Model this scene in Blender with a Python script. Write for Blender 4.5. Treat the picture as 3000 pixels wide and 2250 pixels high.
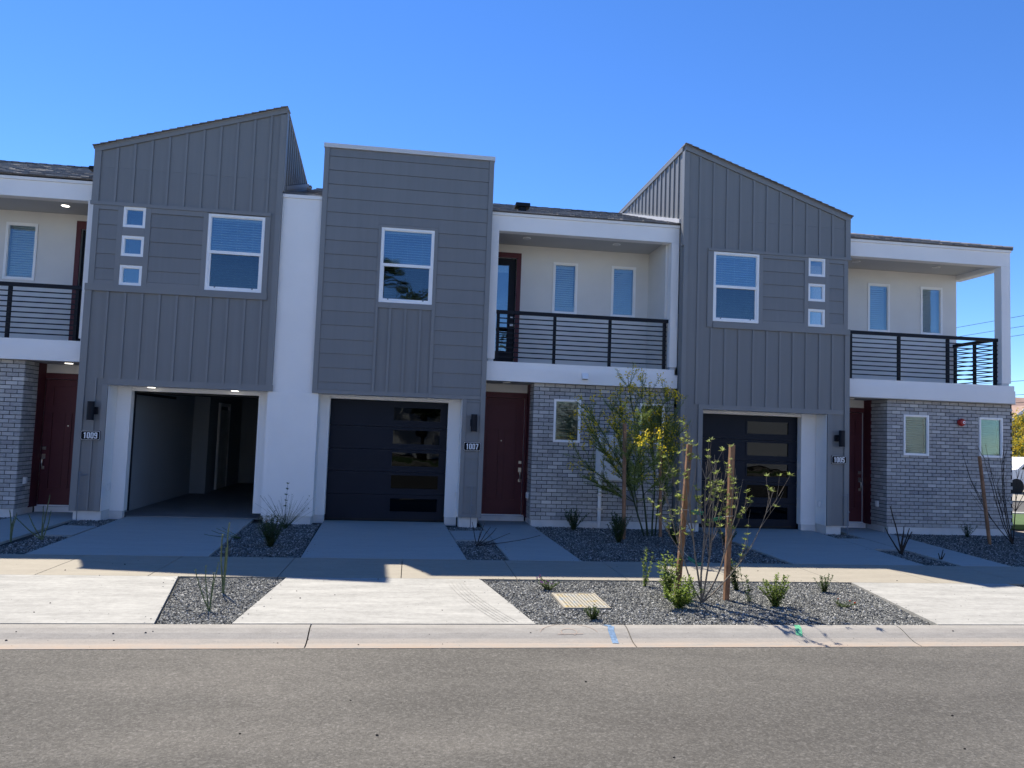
import bpy, math, random
from mathutils import Vector, Matrix, noise
R = math.radians
scene = bpy.context.scene
for o in list(bpy.data.objects):
    bpy.data.objects.remove(o)
COL = scene.collection
random.seed(7)

# ------------------------------------------------------------------ camera, sky, sun, exposure
cam_d = bpy.data.cameras.new('camera')
cam_d.sensor_width = 36.0
cam_d.lens = 26.10
cam_d.clip_start = 0.05
cam_d.clip_end = 3000.0
cam = bpy.data.objects.new('camera', cam_d)
COL.objects.link(cam)
yaw, pitch, roll = 0.1327, 0.06417, 0.03576
fw = Vector((math.sin(yaw) * math.cos(pitch), math.cos(yaw) * math.cos(pitch), math.sin(pitch)))
rt = Vector((math.cos(yaw), -math.sin(yaw), 0.0))
up = rt.cross(fw)
rt2 = rt * math.cos(roll) + up * math.sin(roll)
up2 = -rt * math.sin(roll) + up * math.cos(roll)
cam.matrix_world = Matrix(((rt2.x, up2.x, -fw.x, 0.0), (rt2.y, up2.y, -fw.y, -14.0), (rt2.z, up2.z, -fw.z, 1.8), (0, 0, 0, 1)))
scene.camera = cam

SUN = Vector((-0.305, 0.66, 1.0)).normalized()
world = bpy.data.worlds.new('World')
scene.world = world
world.use_nodes = True
wn = world.node_tree
wn.nodes.clear()
sky = wn.nodes.new('ShaderNodeTexSky')
sky.sky_type = 'NISHITA'
sky.sun_disc = False
sky.sun_elevation = math.asin(SUN.z)
sky.sun_rotation = math.atan2(SUN.x, SUN.y) % (2 * math.pi)
sky.altitude = 350.0
sky.air_density = 0.8
sky.dust_density = 0.0
sky.ozone_density = 6.5
hs = wn.nodes.new('ShaderNodeHueSaturation')
hs.inputs['Saturation'].default_value = 1.16
hs.inputs['Hue'].default_value = 0.507
bg = wn.nodes.new('ShaderNodeBackground')
bg.inputs['Strength'].default_value = 0.116
wo = wn.nodes.new('ShaderNodeOutputWorld')
wn.links.new(sky.outputs[0], hs.inputs['Color'])
wn.links.new(hs.outputs[0], bg.inputs['Color'])
wn.links.new(bg.outputs[0], wo.inputs['Surface'])

sun_d = bpy.data.lights.new('sun', 'SUN')
sun_d.energy = 4.7
sun_d.angle = R(0.53)
sun_d.color = (1.0, 0.925, 0.80)
sun_o = bpy.data.objects.new('sun', sun_d)
COL.objects.link(sun_o)
sun_o.rotation_euler = SUN.to_track_quat('Z', 'Y').to_euler()
sun_o.location = SUN * 60

scene.view_settings.view_transform = 'Standard'
scene.view_settings.look = 'None'
scene.view_settings.gamma = 1.0
scene.view_settings.use_curve_mapping = False
scene.view_settings.exposure = 0.92
scene.render.resolution_x = 1024
scene.render.resolution_y = 768
try:
    scene.cycles.max_bounces = 8
    scene.cycles.diffuse_bounces = 4
    scene.cycles.transparent_max_bounces = 16
    scene.cycles.use_denoising = True
except Exception:
    pass

# ------------------------------------------------------------------ materials
MATS = {}


def nt(name):
    m = bpy.data.materials.new(name)
    m.use_nodes = True
    t = m.node_tree
    t.nodes.clear()
    out = t.nodes.new('ShaderNodeOutputMaterial')
    p = t.nodes.new('ShaderNodeBsdfPrincipled')
    t.links.new(p.outputs[0], out.inputs[0])
    MATS[name] = m
    return m, t, p, out


def node(t, kind, **kw):
    n = t.nodes.new(kind)
    for k, v in kw.items():
        if k in n.inputs:
            n.inputs[k].default_value = v
        else:
            setattr(n, k, v)
    return n


def coords(t, scale=(1, 1, 1)):
    g = t.nodes.new('ShaderNodeNewGeometry')
    mp = t.nodes.new('ShaderNodeMapping')
    mp.inputs['Scale'].default_value = scale
    t.links.new(g.outputs['Position'], mp.inputs['Vector'])
    return mp.outputs[0]


def noise_tex(t, vec, scale, detail=4, rough=0.55, lac=2.0):
    n = t.nodes.new('ShaderNodeTexNoise')
    n.inputs['Scale'].default_value = scale
    n.inputs['Detail'].default_value = detail
    n.inputs['Roughness'].default_value = rough
    t.links.new(vec, n.inputs['Vector'])
    return n.outputs['Fac']


def ramp(t, fac, stops):
    r = t.nodes.new('ShaderNodeValToRGB')
    e = r.color_ramp.elements
    while len(e) < len(stops):
        e.new(0.5)
    for i, (p, c) in enumerate(stops):
        e[i].position = p
        e[i].color = (c[0], c[1], c[2], 1) if not isinstance(c, float) else (c, c, c, 1)
    t.links.new(fac, r.inputs[0])
    return r.outputs[0]


def mix(t, fac, a, b, mode='MIX'):
    m = t.nodes.new('ShaderNodeMix')
    m.data_type = 'RGBA'
    m.blend_type = mode
    for s, v in ((m.inputs[0], fac), (m.inputs[6], a), (m.inputs[7], b)):
        if isinstance(v, (int, float)):
            s.default_value = v
        elif isinstance(v, tuple):
            s.default_value = (v[0], v[1], v[2], 1)
        else:
            t.links.new(v, s)
    return m.outputs[2]


def bump(t, p, h, strength=0.3, dist=0.01):
    b = t.nodes.new('ShaderNodeBump')
    b.inputs['Strength'].default_value = strength
    b.inputs['Distance'].default_value = dist
    t.links.new(h, b.inputs['Height'])
    t.links.new(b.outputs[0], p.inputs['Normal'])


def paint(name, col, rough=0.6, var=0.12, vs=1.3, bscale=60, bstr=0.15, bdist=0.003, spec=0.4, objvar=0.0, streak=False):
    m, t, p, o = nt(name)
    v = coords(t)
    n1 = noise_tex(t, v, vs, 5)
    lo = tuple(c * (1 - var) for c in col)
    hi = tuple(min(1, c * (1 + var)) for c in col)
    c = ramp(t, n1, [(0.25, lo), (0.75, hi)])
    if streak:
        v2 = coords(t, (14, 14, 0.6))
        s = noise_tex(t, v2, 1.0, 3)
        c = mix(t, 0.35, c, ramp(t, s, [(0.3, tuple(x * 0.88 for x in col)), (0.7, tuple(x * 1.08 for x in col))]))
    if objvar:
        oi = t.nodes.new('ShaderNodeObjectInfo')
        c = mix(t, 1.0, c, ramp(t, oi.outputs['Random'], [(0, 1 - objvar), (1, 1.0)]), 'MULTIPLY')
    t.links.new(c, p.inputs['Base Color'])
    p.inputs['Roughness'].default_value = rough
    p.inputs['Specular IOR Level'].default_value = spec
    if bstr:
        bump(t, p, noise_tex(t, v, bscale, 3, 0.6), bstr, bdist)
    return m


paint('siding', (0.205, 0.212, 0.216), 0.55, 0.05, 0.8, 90, 0.12, 0.002, 0.35, 0.06, True)
paint('siding_trim', (0.220, 0.227, 0.231), 0.5, 0.05, 0.8, 90, 0.08, 0.002, 0.35, 0.04)
paint('stucco', (0.86, 0.85, 0.83), 0.85, 0.045, 0.9, 130, 0.5, 0.004, 0.25)
paint('stucco_warm', (0.73, 0.72, 0.69), 0.85, 0.05, 1.4, 110, 0.45, 0.004, 0.25)
paint('stem_wall', (0.66, 0.66, 0.65), 0.85, 0.12, 3.0, 100, 0.4, 0.004, 0.25)
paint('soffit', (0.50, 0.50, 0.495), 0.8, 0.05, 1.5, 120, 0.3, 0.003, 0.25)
paint('vinyl', (0.90, 0.90, 0.89), 0.35, 0.03, 2.0, 50, 0.0, 0.0, 0.45)
paint('blind', (0.62, 0.64, 0.62), 0.55, 0.03, 2.0, 50, 0.0, 0.0, 0.3)
paint('red_door', (0.110, 0.030, 0.036), 0.5, 0.08, 2.0, 80, 0.06, 0.001, 0.25)
paint('dark_metal', (0.008, 0.010, 0.016), 0.5, 0.1, 5.0, 80, 0.0, 0.0, 0.2)
paint('garage_door_paint', (0.006, 0.011, 0.022), 0.5, 0.1, 2.0, 160, 0.1, 0.001, 0.2)
paint('cap_metal', (0.62, 0.62, 0.62), 0.45, 0.05, 2.0, 40, 0.05, 0.002, 0.5)
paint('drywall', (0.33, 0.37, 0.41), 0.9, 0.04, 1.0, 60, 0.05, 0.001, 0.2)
paint('garage_floor', (0.20, 0.20, 0.20), 0.6, 0.2, 2.0, 30, 0.1, 0.002, 0.4)
paint('mortar', (0.018, 0.021, 0.027), 0.95, 0.15, 6.0, 150, 0.5, 0.004, 0.2)
paint('sign_black', (0.006, 0.006, 0.008), 0.6, 0.05, 2.0, 40, 0.0, 0.0, 0.15)
paint('sign_white', (0.93, 0.93, 0.93), 0.45, 0.03, 2.0, 40, 0.0, 0.0, 0.4)
paint('alarm_red', (0.42, 0.015, 0.012), 0.35, 0.08, 5.0, 40, 0.0, 0.0, 0.5)
paint('meter_grey', (0.17, 0.19, 0.22), 0.45, 0.05, 5.0, 40, 0.0, 0.0, 0.5)
paint('cabinet_white', (0.74, 0.74, 0.73), 0.5, 0.04, 3.0, 40, 0.0, 0.0, 0.4)
paint('tie_green', (0.02, 0.20, 0.11), 0.5, 0.05, 5.0, 40, 0.0, 0.0, 0.4)
paint('wire_white', (0.65, 0.62, 0.55), 0.5, 0.05, 5.0, 40, 0.0, 0.0, 0.4)
paint('bark_pale', (0.19, 0.16, 0.13), 0.8, 0.3, 20.0, 90, 0.4, 0.003, 0.2)
paint('bark_green', (0.045, 0.060, 0.028), 0.7, 0.3, 12.0, 90, 0.3, 0.003, 0.2)
paint('bark_dark', (0.035, 0.028, 0.024), 0.85, 0.3, 12.0, 90, 0.4, 0.003, 0.2)
paint('ocotillo', (0.12, 0.15, 0.075), 0.7, 0.35, 25.0, 120, 0.6, 0.004, 0.2)
paint('far_grey', (0.10, 0.105, 0.115), 0.7, 0.06, 0.6, 20, 0.1, 0.01, 0.3)
paint('far_tan', (0.42, 0.36, 0.29), 0.8, 0.06, 0.6, 20, 0.1, 0.01, 0.3)
paint('far_roof', (0.30, 0.20, 0.16), 0.8, 0.2, 1.4, 12, 0.5, 0.03, 0.3)
paint('far_white', (0.72, 0.72, 0.70), 0.6, 0.05, 1.0, 20, 0.0, 0.0, 0.3)
paint('car_white', (0.75, 0.75, 0.76), 0.25, 0.02, 1.0, 20, 0.0, 0.0, 0.6)
paint('rubber', (0.02, 0.02, 0.02), 0.8, 0.1, 5.0, 40, 0.0, 0.0, 0.3)
paint('paint_blue', (0.16, 0.25, 0.37), 0.8, 0.45, 30.0, 150, 0.4, 0.003, 0.3)
paint('paint_green', (0.13, 0.45, 0.24), 0.7, 0.25, 30.0, 150, 0.4, 0.003, 0.3)
paint('paint_peach', (0.43, 0.34, 0.27), 0.7, 0.2, 30.0, 150, 0.4, 0.003, 0.3)
paint('debris', (0.025, 0.022, 0.020), 0.9, 0.3, 30.0, 150, 0.4, 0.003, 0.3)
paint('glass_bead', (0.30, 0.35, 0.38), 0.25, 0.1, 30.0, 50, 0.0, 0.0, 0.6)


def leafmat(name, col, var=0.45, trans=0.35, rough=0.5):
    m, t, p, out = nt(name)
    g = t.nodes.new('ShaderNodeNewGeometry')
    c = ramp(t, g.outputs['Random Per Island'], [(0.0, tuple(x * (1 - var) for x in col)), (0.6, col), (1.0, tuple(min(1, x * (1 + var)) for x in col))])
    t.links.new(c, p.inputs['Base Color'])
    p.inputs['Roughness'].default_value = rough
    p.inputs['Specular IOR Level'].default_value = 0.3
    tr = t.nodes.new('ShaderNodeBsdfTranslucent')
    t.links.new(c, tr.inputs['Color'])
    ms = t.nodes.new('ShaderNodeMixShader')
    ms.inputs[0].default_value = trans
    t.links.new(p.outputs[0], ms.inputs[1])
    t.links.new(tr.outputs[0], ms.inputs[2])
    t.links.new(ms.outputs[0], out.inputs[0])
    return m


leafmat('leaf_bright', (0.22, 0.30, 0.055), 0.4, 0.5)
leafmat('leaf_tuft', (0.30, 0.36, 0.10), 0.35, 0.5)
leafmat('leaf_mid', (0.085, 0.13, 0.035), 0.45, 0.4)
leafmat('leaf_feather', (0.24, 0.31, 0.075), 0.45, 0.4)
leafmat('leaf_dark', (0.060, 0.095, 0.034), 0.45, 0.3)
leafmat('flower_yellow', (0.78, 0.60, 0.04), 0.3, 0.45)
leafmat('flower_far', (0.62, 0.46, 0.03), 0.35, 0.4)
leafmat('flower_red', (0.40, 0.07, 0.03), 0.3, 0.4)
leafmat('flower_purple', (0.25, 0.12, 0.30), 0.3, 0.4)
leafmat('tree_leaf', (0.060, 0.090, 0.030), 0.5, 0.3)
leafmat('grass_blade', (0.12, 0.20, 0.045), 0.4, 0.4)


def wood():
    m, t, p, o = nt('stake_wood')
    v = coords(t, (40, 40, 2.0))
    n = noise_tex(t, v, 1.0, 5)
    c = ramp(t, n, [(0.3, (0.14, 0.065, 0.032)), (0.5, (0.26, 0.13, 0.065)), (0.75, (0.38, 0.21, 0.115))])
    v2 = coords(t)
    c = mix(t, 0.5, c, ramp(t, noise_tex(t, v2, 9.0, 4), [(0.35, (0.13, 0.07, 0.04)), (0.65, (0.34, 0.19, 0.11))]))
    t.links.new(c, p.inputs['Base Color'])
    p.inputs['Roughness'].default_value = 0.8
    bump(t, p, n, 0.4, 0.003)


wood()


def brickmat():
    m, t, p, o = nt('brick_face')
    oi = t.nodes.new('ShaderNodeObjectInfo')
    g = t.nodes.new('ShaderNodeNewGeometry')
    a = node(t, 'ShaderNodeMath', operation='ADD')
    t.links.new(oi.outputs['Random'], a.inputs[0])
    t.links.new(g.outputs['Random Per Island'], a.inputs[1])
    f = node(t, 'ShaderNodeMath', operation='FRACT')
    t.links.new(a.outputs[0], f.inputs[0])
    base = ramp(t, f.outputs[0], [(0.0, (0.27, 0.265, 0.27)), (0.10, (0.335, 0.33, 0.325)), (0.45, (0.395, 0.388, 0.372)), (0.80, (0.45, 0.44, 0.42)), (0.94, (0.52, 0.51, 0.485)), (1.0, (0.64, 0.63, 0.60))])
    v = coords(t, (1, 1, 2.2))
    wash = noise_tex(t, v, 22, 6, 0.7)
    c = mix(t, ramp(t, wash, [(0.50, 0.0), (0.70, 0.6)]), base, (0.72, 0.71, 0.69))
    v3 = coords(t)
    big = noise_tex(t, v3, 0.7, 2)
    c = mix(t, 0.2, c, ramp(t, big, [(0.3, (0.32, 0.32, 0.34)), (0.7, (0.46, 0.455, 0.44))]))
    t.links.new(c, p.inputs['Base Color'])
    p.inputs['Roughness'].default_value = 0.9
    p.inputs['Specular IOR Level'].default_value = 0.25
    bump(t, p, noise_tex(t, v3, 70, 5, 0.7), 0.7, 0.006)


brickmat()


def shinglemat():
    m, t, p, o = nt('shingle')
    oi = t.nodes.new('ShaderNodeObjectInfo')
    g = t.nodes.new('ShaderNodeNewGeometry')
    a = node(t, 'ShaderNodeMath', operation='ADD')
    t.links.new(oi.outputs['Random'], a.inputs[0])
    t.links.new(g.outputs['Random Per Island'], a.inputs[1])
    f = node(t, 'ShaderNodeMath', operation='FRACT')
    t.links.new(a.outputs[0], f.inputs[0])
    c = ramp(t, f.outputs[0], [(0.0, (0.055, 0.056, 0.060)), (0.45, (0.14, 0.14, 0.143)), (1.0, (0.36, 0.355, 0.35))])
    n = noise_tex(t, coords(t), 160, 3, 0.7)
    c = mix(t, 0.55, c, ramp(t, n, [(0.3, (0.06, 0.06, 0.063)), (0.7, (0.36, 0.345, 0.335))]))
    t.links.new(c, p.inputs['Base Color'])
    p.inputs['Roughness'].default_value = 0.95
    bump(t, p, n, 0.8, 0.006)


shinglemat()


def glassmat(name, refl, tint, gcol=(0.86, 0.93, 1.0)):
    m, t, p, out = nt(name)
    t.nodes.remove(p)
    tr = t.nodes.new('ShaderNodeBsdfTransparent')
    tr.inputs[0].default_value = (*tint, 1)
    gl = t.nodes.new('ShaderNodeBsdfGlossy')
    gl.inputs['Roughness'].default_value = 0.015
    gl.inputs['Color'].default_value = (*gcol, 1)
    # slight waviness of the panes
    n = noise_tex(t, coords(t), 1.6, 2)
    b = t.nodes.new('ShaderNodeBump')
    b.inputs['Strength'].default_value = 0.35
    b.inputs['Distance'].default_value = 0.01
    t.links.new(n, b.inputs['Height'])
    t.links.new(b.outputs[0], gl.inputs['Normal'])
    lw = t.nodes.new('ShaderNodeFresnel')
    lw.inputs['IOR'].default_value = 1.5
    a = node(t, 'ShaderNodeMath', operation='ADD')
    a.use_clamp = True
    a.inputs[1].default_value = refl
    t.links.new(lw.outputs[0], a.inputs[0])
    ms = t.nodes.new('ShaderNodeMixShader')
    t.links.new(a.outputs[0], ms.inputs[0])
    t.links.new(tr.outputs[0], ms.inputs[1])
    t.links.new(gl.outputs[0], ms.inputs[2])
    t.links.new(ms.outputs[0], out.inputs[0])


glassmat('glass', 0.11, (0.80, 0.88, 0.90))
glassmat('glass_screen', 0.06, (0.42, 0.48, 0.50))
glassmat('glass_dim', 0.0, (0.72, 0.82, 0.80), (0.62, 0.70, 0.74))
glassmat('glass_soft', 0.05, (0.84, 0.90, 0.92))
glassmat('glass_garage', 0.012, (0.03, 0.04, 0.06), (0.26, 0.29, 0.32))


def concrete(name, base, stain=0.5, sc=1.0, mott=0.2, dirt_edge=False, speck=True):
    m, t, p, o = nt(name)
    v = coords(t)
    vs = coords(t, (0.55, 2.2, 1))
    n1 = noise_tex(t, vs, 2.3 * sc, 9, 0.74)
    n2 = noise_tex(t, v, 14 * sc, 6, 0.7)
    n3 = noise_tex(t, v, 150, 3, 0.7)
    lo = tuple(x * (1 - mott) for x in base)
    hi = tuple(min(1, x * (1 + mott)) for x in base)
    c = ramp(t, n1, [(0.32, lo), (0.52, base), (0.70, hi)])
    c = mix(t, 0.35, c, ramp(t, n2, [(0.3, lo), (0.7, hi)]))
    c = mix(t, 0.25, c, ramp(t, n3, [(0.3, tuple(x * 0.6 for x in base)), (0.7, tuple(min(1, x * 1.3) for x in base))]))
    if speck:
        vo = t.nodes.new('ShaderNodeTexVoronoi')
        vo.inputs['Scale'].default_value = 3.5
        t.links.new(v, vo.inputs['Vector'])
        c = mix(t, ramp(t, vo.outputs['Distance'], [(0.018, 0.75), (0.034, 0.0)]), c, (0.06, 0.05, 0.045))
    if dirt_edge:
        # washed soil along the gutter
        g = t.nodes.new('ShaderNodeNewGeometry')
        sx = t.nodes.new('ShaderNodeSeparateXYZ')
        t.links.new(g.outputs['Position'], sx.inputs[0])
        mm = node(t, 'ShaderNodeMapRange')
        mm.inputs['From Min'].default_value = -7.40
        mm.inputs['From Max'].default_value = -7.20
        mm.inputs['To Min'].default_value = 1.0
        mm.inputs['To Max'].default_value = 0.0
        t.links.new(sx.outputs['Y'], mm.inputs['Value'])
        k = node(t, 'ShaderNodeMath', operation='MULTIPLY')
        t.links.new(mm.outputs[0], k.inputs[0])
        t.links.new(ramp(t, n1, [(0.35, 0.1), (0.6, 0.9)]), k.inputs[1])
        c = mix(t, k.outputs[0], c, (0.36, 0.27, 0.20))
    t.links.new(c, p.inputs['Base Color'])
    p.inputs['Roughness'].default_value = 0.9
    p.inputs['Specular IOR Level'].default_value = 0.25
    bump(t, p, n2, 0.25, 0.006)


concrete('concrete_apron', (0.345, 0.338, 0.312), mott=0.44)
concrete('concrete_walk', (0.315, 0.285, 0.230), mott=0.2)
concrete('concrete_drive', (0.37, 0.375, 0.35), mott=0.13)
concrete('concrete_kerb', (0.325, 0.305, 0.272), mott=0.27, sc=3.0, dirt_edge=True)


def asphalt():
    m, t, p, o = nt('asphalt')
    v = coords(t)
    n3 = noise_tex(t, v, 46, 5, 0.8)
    n4 = noise_tex(t, v, 130, 3, 0.75)
    vs = coords(t, (0.35, 1.3, 1))
    n1 = noise_tex(t, vs, 1.1, 8, 0.65)
    c = ramp(t, n3, [(0.38, (0.034, 0.032, 0.028)), (0.5, (0.115, 0.108, 0.097)), (0.62, (0.29, 0.27, 0.245))])
    c = mix(t, 0.4, c, ramp(t, n4, [(0.35, (0.020, 0.019, 0.017)), (0.60, (0.36, 0.335, 0.30))]))
    c = mix(t, 0.40, c, ramp(t, n1, [(0.30, (0.080, 0.074, 0.066)), (0.50, (0.118, 0.109, 0.098)), (0.70, (0.200, 0.184, 0.164))]))
    vx = coords(t, (0.6, 3.0, 1))
    n5 = noise_tex(t, vx, 1.7, 6, 0.6)
    c = mix(t, ramp(t, n5, [(0.58, 0.0), (0.72, 0.35)]), c, (0.24, 0.225, 0.20))
    n6 = noise_tex(t, coords(t, (0.45, 0.8, 1)), 0.9, 5, 0.6)
    c = mix(t, 1.0, c, ramp(t, n6, [(0.33, (0.50, 0.50, 0.485)), (0.5, (0.65, 0.655, 0.635)), (0.66, (0.86, 0.86, 0.83))]), 'MULTIPLY')
    for sc_, f_, cols in ((75.0, 0.26, [(0.0, (0.030, 0.028, 0.025)), (0.35, (0.085, 0.080, 0.073)), (0.75, (0.13, 0.122, 0.11)), (1.0, (0.30, 0.285, 0.26))]), (28.0, 0.10, [(0.0, (0.045, 0.042, 0.038)), (0.8, (0.12, 0.113, 0.102)), (1.0, (0.22, 0.208, 0.19))])):
        vs_ = t.nodes.new('ShaderNodeTexVoronoi')
        vs_.inputs['Scale'].default_value = sc_
        t.links.new(v, vs_.inputs['Vector'])
        sp_ = t.nodes.new('ShaderNodeSeparateXYZ')
        t.links.new(vs_.outputs['Color'], sp_.inputs[0])
        c = mix(t, f_, c, ramp(t, sp_.outputs[0], cols))
    vp = t.nodes.new('ShaderNodeTexVoronoi')
    vp.inputs['Scale'].default_value = 14.0
    t.links.new(v, vp.inputs['Vector'])
    c = mix(t, ramp(t, vp.outputs['Distance'], [(0.06, 0.75), (0.13, 0.0)]), c, (0.045, 0.042, 0.038))
    t.links.new(c, p.inputs['Base Color'])
    p.inputs['Roughness'].default_value = 0.88
    p.inputs['Specular IOR Level'].default_value = 0.3
    bump(t, p, n3, 0.9, 0.010)


asphalt()


def gravelmat(name, stops):
    m, t, p, o = nt(name)
    g = t.nodes.new('ShaderNodeNewGeometry')
    c = ramp(t, g.outputs['Random Per Island'], stops)
    n = noise_tex(t, coords(t), 120, 3, 0.7)
    c = mix(t, 0.3, c, ramp(t, n, [(0.3, (0.05, 0.05, 0.052)), (0.7, (0.30, 0.30, 0.29))]))
    t.links.new(c, p.inputs['Base Color'])
    p.inputs['Roughness'].default_value = 0.85
    bump(t, p, n, 0.4, 0.003)


gravelmat('gravel_stone', [(0.0, (0.022, 0.023, 0.022)), (0.30, (0.065, 0.069, 0.064)), (0.62, (0.155, 0.158, 0.142)), (0.86, (0.33, 0.33, 0.295)), (1.0, (0.70, 0.68, 0.62))])


def ground_mat(name, a, b, c3, sc):
    m, t, p, o = nt(name)
    v = coords(t)
    n = noise_tex(t, v, sc, 6, 0.7)
    n2 = noise_tex(t, v, 0.5, 4, 0.6)
    c = ramp(t, n, [(0.3, a), (0.55, b), (0.8, c3)])
    c = mix(t, 0.4, c, ramp(t, n2, [(0.35, a), (0.65, b)]))
    t.links.new(c, p.inputs['Base Color'])
    p.inputs['Roughness'].default_value = 0.95
    bump(t, p, n, 0.8, 0.012)


ground_mat('bed_soil', (0.016, 0.017, 0.016), (0.035, 0.036, 0.034), (0.085, 0.085, 0.078), 70)
ground_mat('desert_soil', (0.20, 0.165, 0.13), (0.27, 0.225, 0.18), (0.36, 0.31, 0.25), 6)
ground_mat('lawn', (0.045, 0.085, 0.02), (0.08, 0.13, 0.035), (0.12, 0.18, 0.05), 30)


def emitmat(name, col, s):
    m, t, p, o = nt(name)
    p.inputs['Base Color'].default_value = (*col, 1)
    p.inputs['Emission Color'].default_value = (*col, 1)
    p.inputs['Emission Strength'].default_value = s


emitmat('lamp_on', (1.0, 0.94, 0.84), 2.0)
paint('lamp_off', (0.62, 0.62, 0.61), 0.4, 0.02, 1.0, 20, 0.0, 0.0, 0.4)


def steel():
    m, t, p, o = nt('brushed_nickel')
    p.inputs['Base Color'].default_value = (0.62, 0.60, 0.56, 1)
    p.inputs['Metallic'].default_value = 1.0
    p.inputs['Roughness'].default_value = 0.3


steel()


def coverpaint():
    m, t, p, o = nt('cover_plastic')
    v = coords(t)
    n = noise_tex(t, v, 9, 4, 0.7)
    c = ramp(t, n, [(0.33, (0.40, 0.30, 0.11)), (0.46, (0.36, 0.33, 0.26)), (0.60, (0.34, 0.33, 0.29)), (0.70, (0.17, 0.28, 0.37))])
    t.links.new(c, p.inputs['Base Color'])
    p.inputs['Roughness'].default_value = 0.7


coverpaint()

# ------------------------------------------------------------------ object helpers
WLOC = {}


def put(o, parent, loc):
    COL.objects.link(o)
    if parent is not None:
        pl = WLOC[parent.name]
        o.parent = parent
        o.location = (loc[0] - pl[0], loc[1] - pl[1], loc[2] - pl[2])
    else:
        o.location = loc
    WLOC[o.name] = tuple(loc)
    return o


def tag(o, label=None, cat=None, group=None, kind=None):
    if label:
        o['label'] = label
    if cat:
        o['category'] = cat
    if group:
        o['group'] = group
    if kind:
        o['kind'] = kind
    return o


def empty(name, loc, parent=None):
    o = bpy.data.objects.new(name, None)
    o.empty_display_size = 0.2
    return put(o, parent, loc)


def mesh_obj(name, verts, faces, mat, parent=None, origin=None, mats=None, fm=None, smooth=False):
    if origin is None:
        n = len(verts)
        origin = (sum(v[0] for v in verts) / n, sum(v[1] for v in verts) / n, min(v[2] for v in verts))
    ox, oy, oz = origin
    me = bpy.data.meshes.new(name)
    me.from_pydata([(v[0] - ox, v[1] - oy, v[2] - oz) for v in verts], [], faces)
    for mm in (mats or [mat]):
        me.materials.append(MATS[mm])
    if fm:
        me.polygons.foreach_set('material_index', fm)
    if smooth:
        me.polygons.foreach_set('use_smooth', [True] * len(me.polygons))
    me.update()
    return put(bpy.data.objects.new(name, me), parent, origin)


BF = [(0, 3, 2, 1), (4, 5, 6, 7), (0, 1, 5, 4), (1, 2, 6, 5), (2, 3, 7, 6), (3, 0, 4, 7)]


def bv(x0, x1, y0, y1, z0, z1):
    return [(x0, y0, z0), (x1, y0, z0), (x1, y1, z0), (x0, y1, z0), (x0, y0, z1), (x1, y0, z1), (x1, y1, z1), (x0, y1, z1)]


CACHE = {}


def box(name, x0, x1, y0, y1, z0, z1, mat, parent=None, ch=0.0):
    """one box object; boxes of one size share a mesh. ch = chamfer of the front (low y) edges"""
    key = (name, round(x1 - x0, 4), round(y1 - y0, 4), round(z1 - z0, 4), mat, ch)
    org = ((x0 + x1) / 2, (y0 + y1) / 2, z0)
    me = CACHE.get(key)
    if me is None:
        a, b, h = (x1 - x0) / 2, (y1 - y0) / 2, z1 - z0
        me = bpy.data.meshes.new(name)
        if ch:
            c = ch
            v = [(-a, b, 0), (a, b, 0), (a, b, h), (-a, b, h),
                 (-a, -b + c, 0), (a, -b + c, 0), (a, -b + c, h), (-a, -b + c, h),
                 (-a + c, -b, c), (a - c, -b, c), (a - c, -b, h - c), (-a + c, -b, h - c)]
            f = [(1, 0, 3, 2), (8, 9, 10, 11), (4, 5, 9, 8), (5, 6, 10, 9), (6, 7, 11, 10), (7, 4, 8, 11),
                 (0, 1, 5, 4), (1, 2, 6, 5), (2, 3, 7, 6), (3, 0, 4, 7)]
            me.from_pydata(v, [], f)
        else:
            me.from_pydata(bv(-a, a, -b, b, 0, h), [], BF)
        me.materials.append(MATS[mat])
        me.update()
        CACHE[key] = me
    return put(bpy.data.objects.new(name, me), parent, org)


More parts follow.
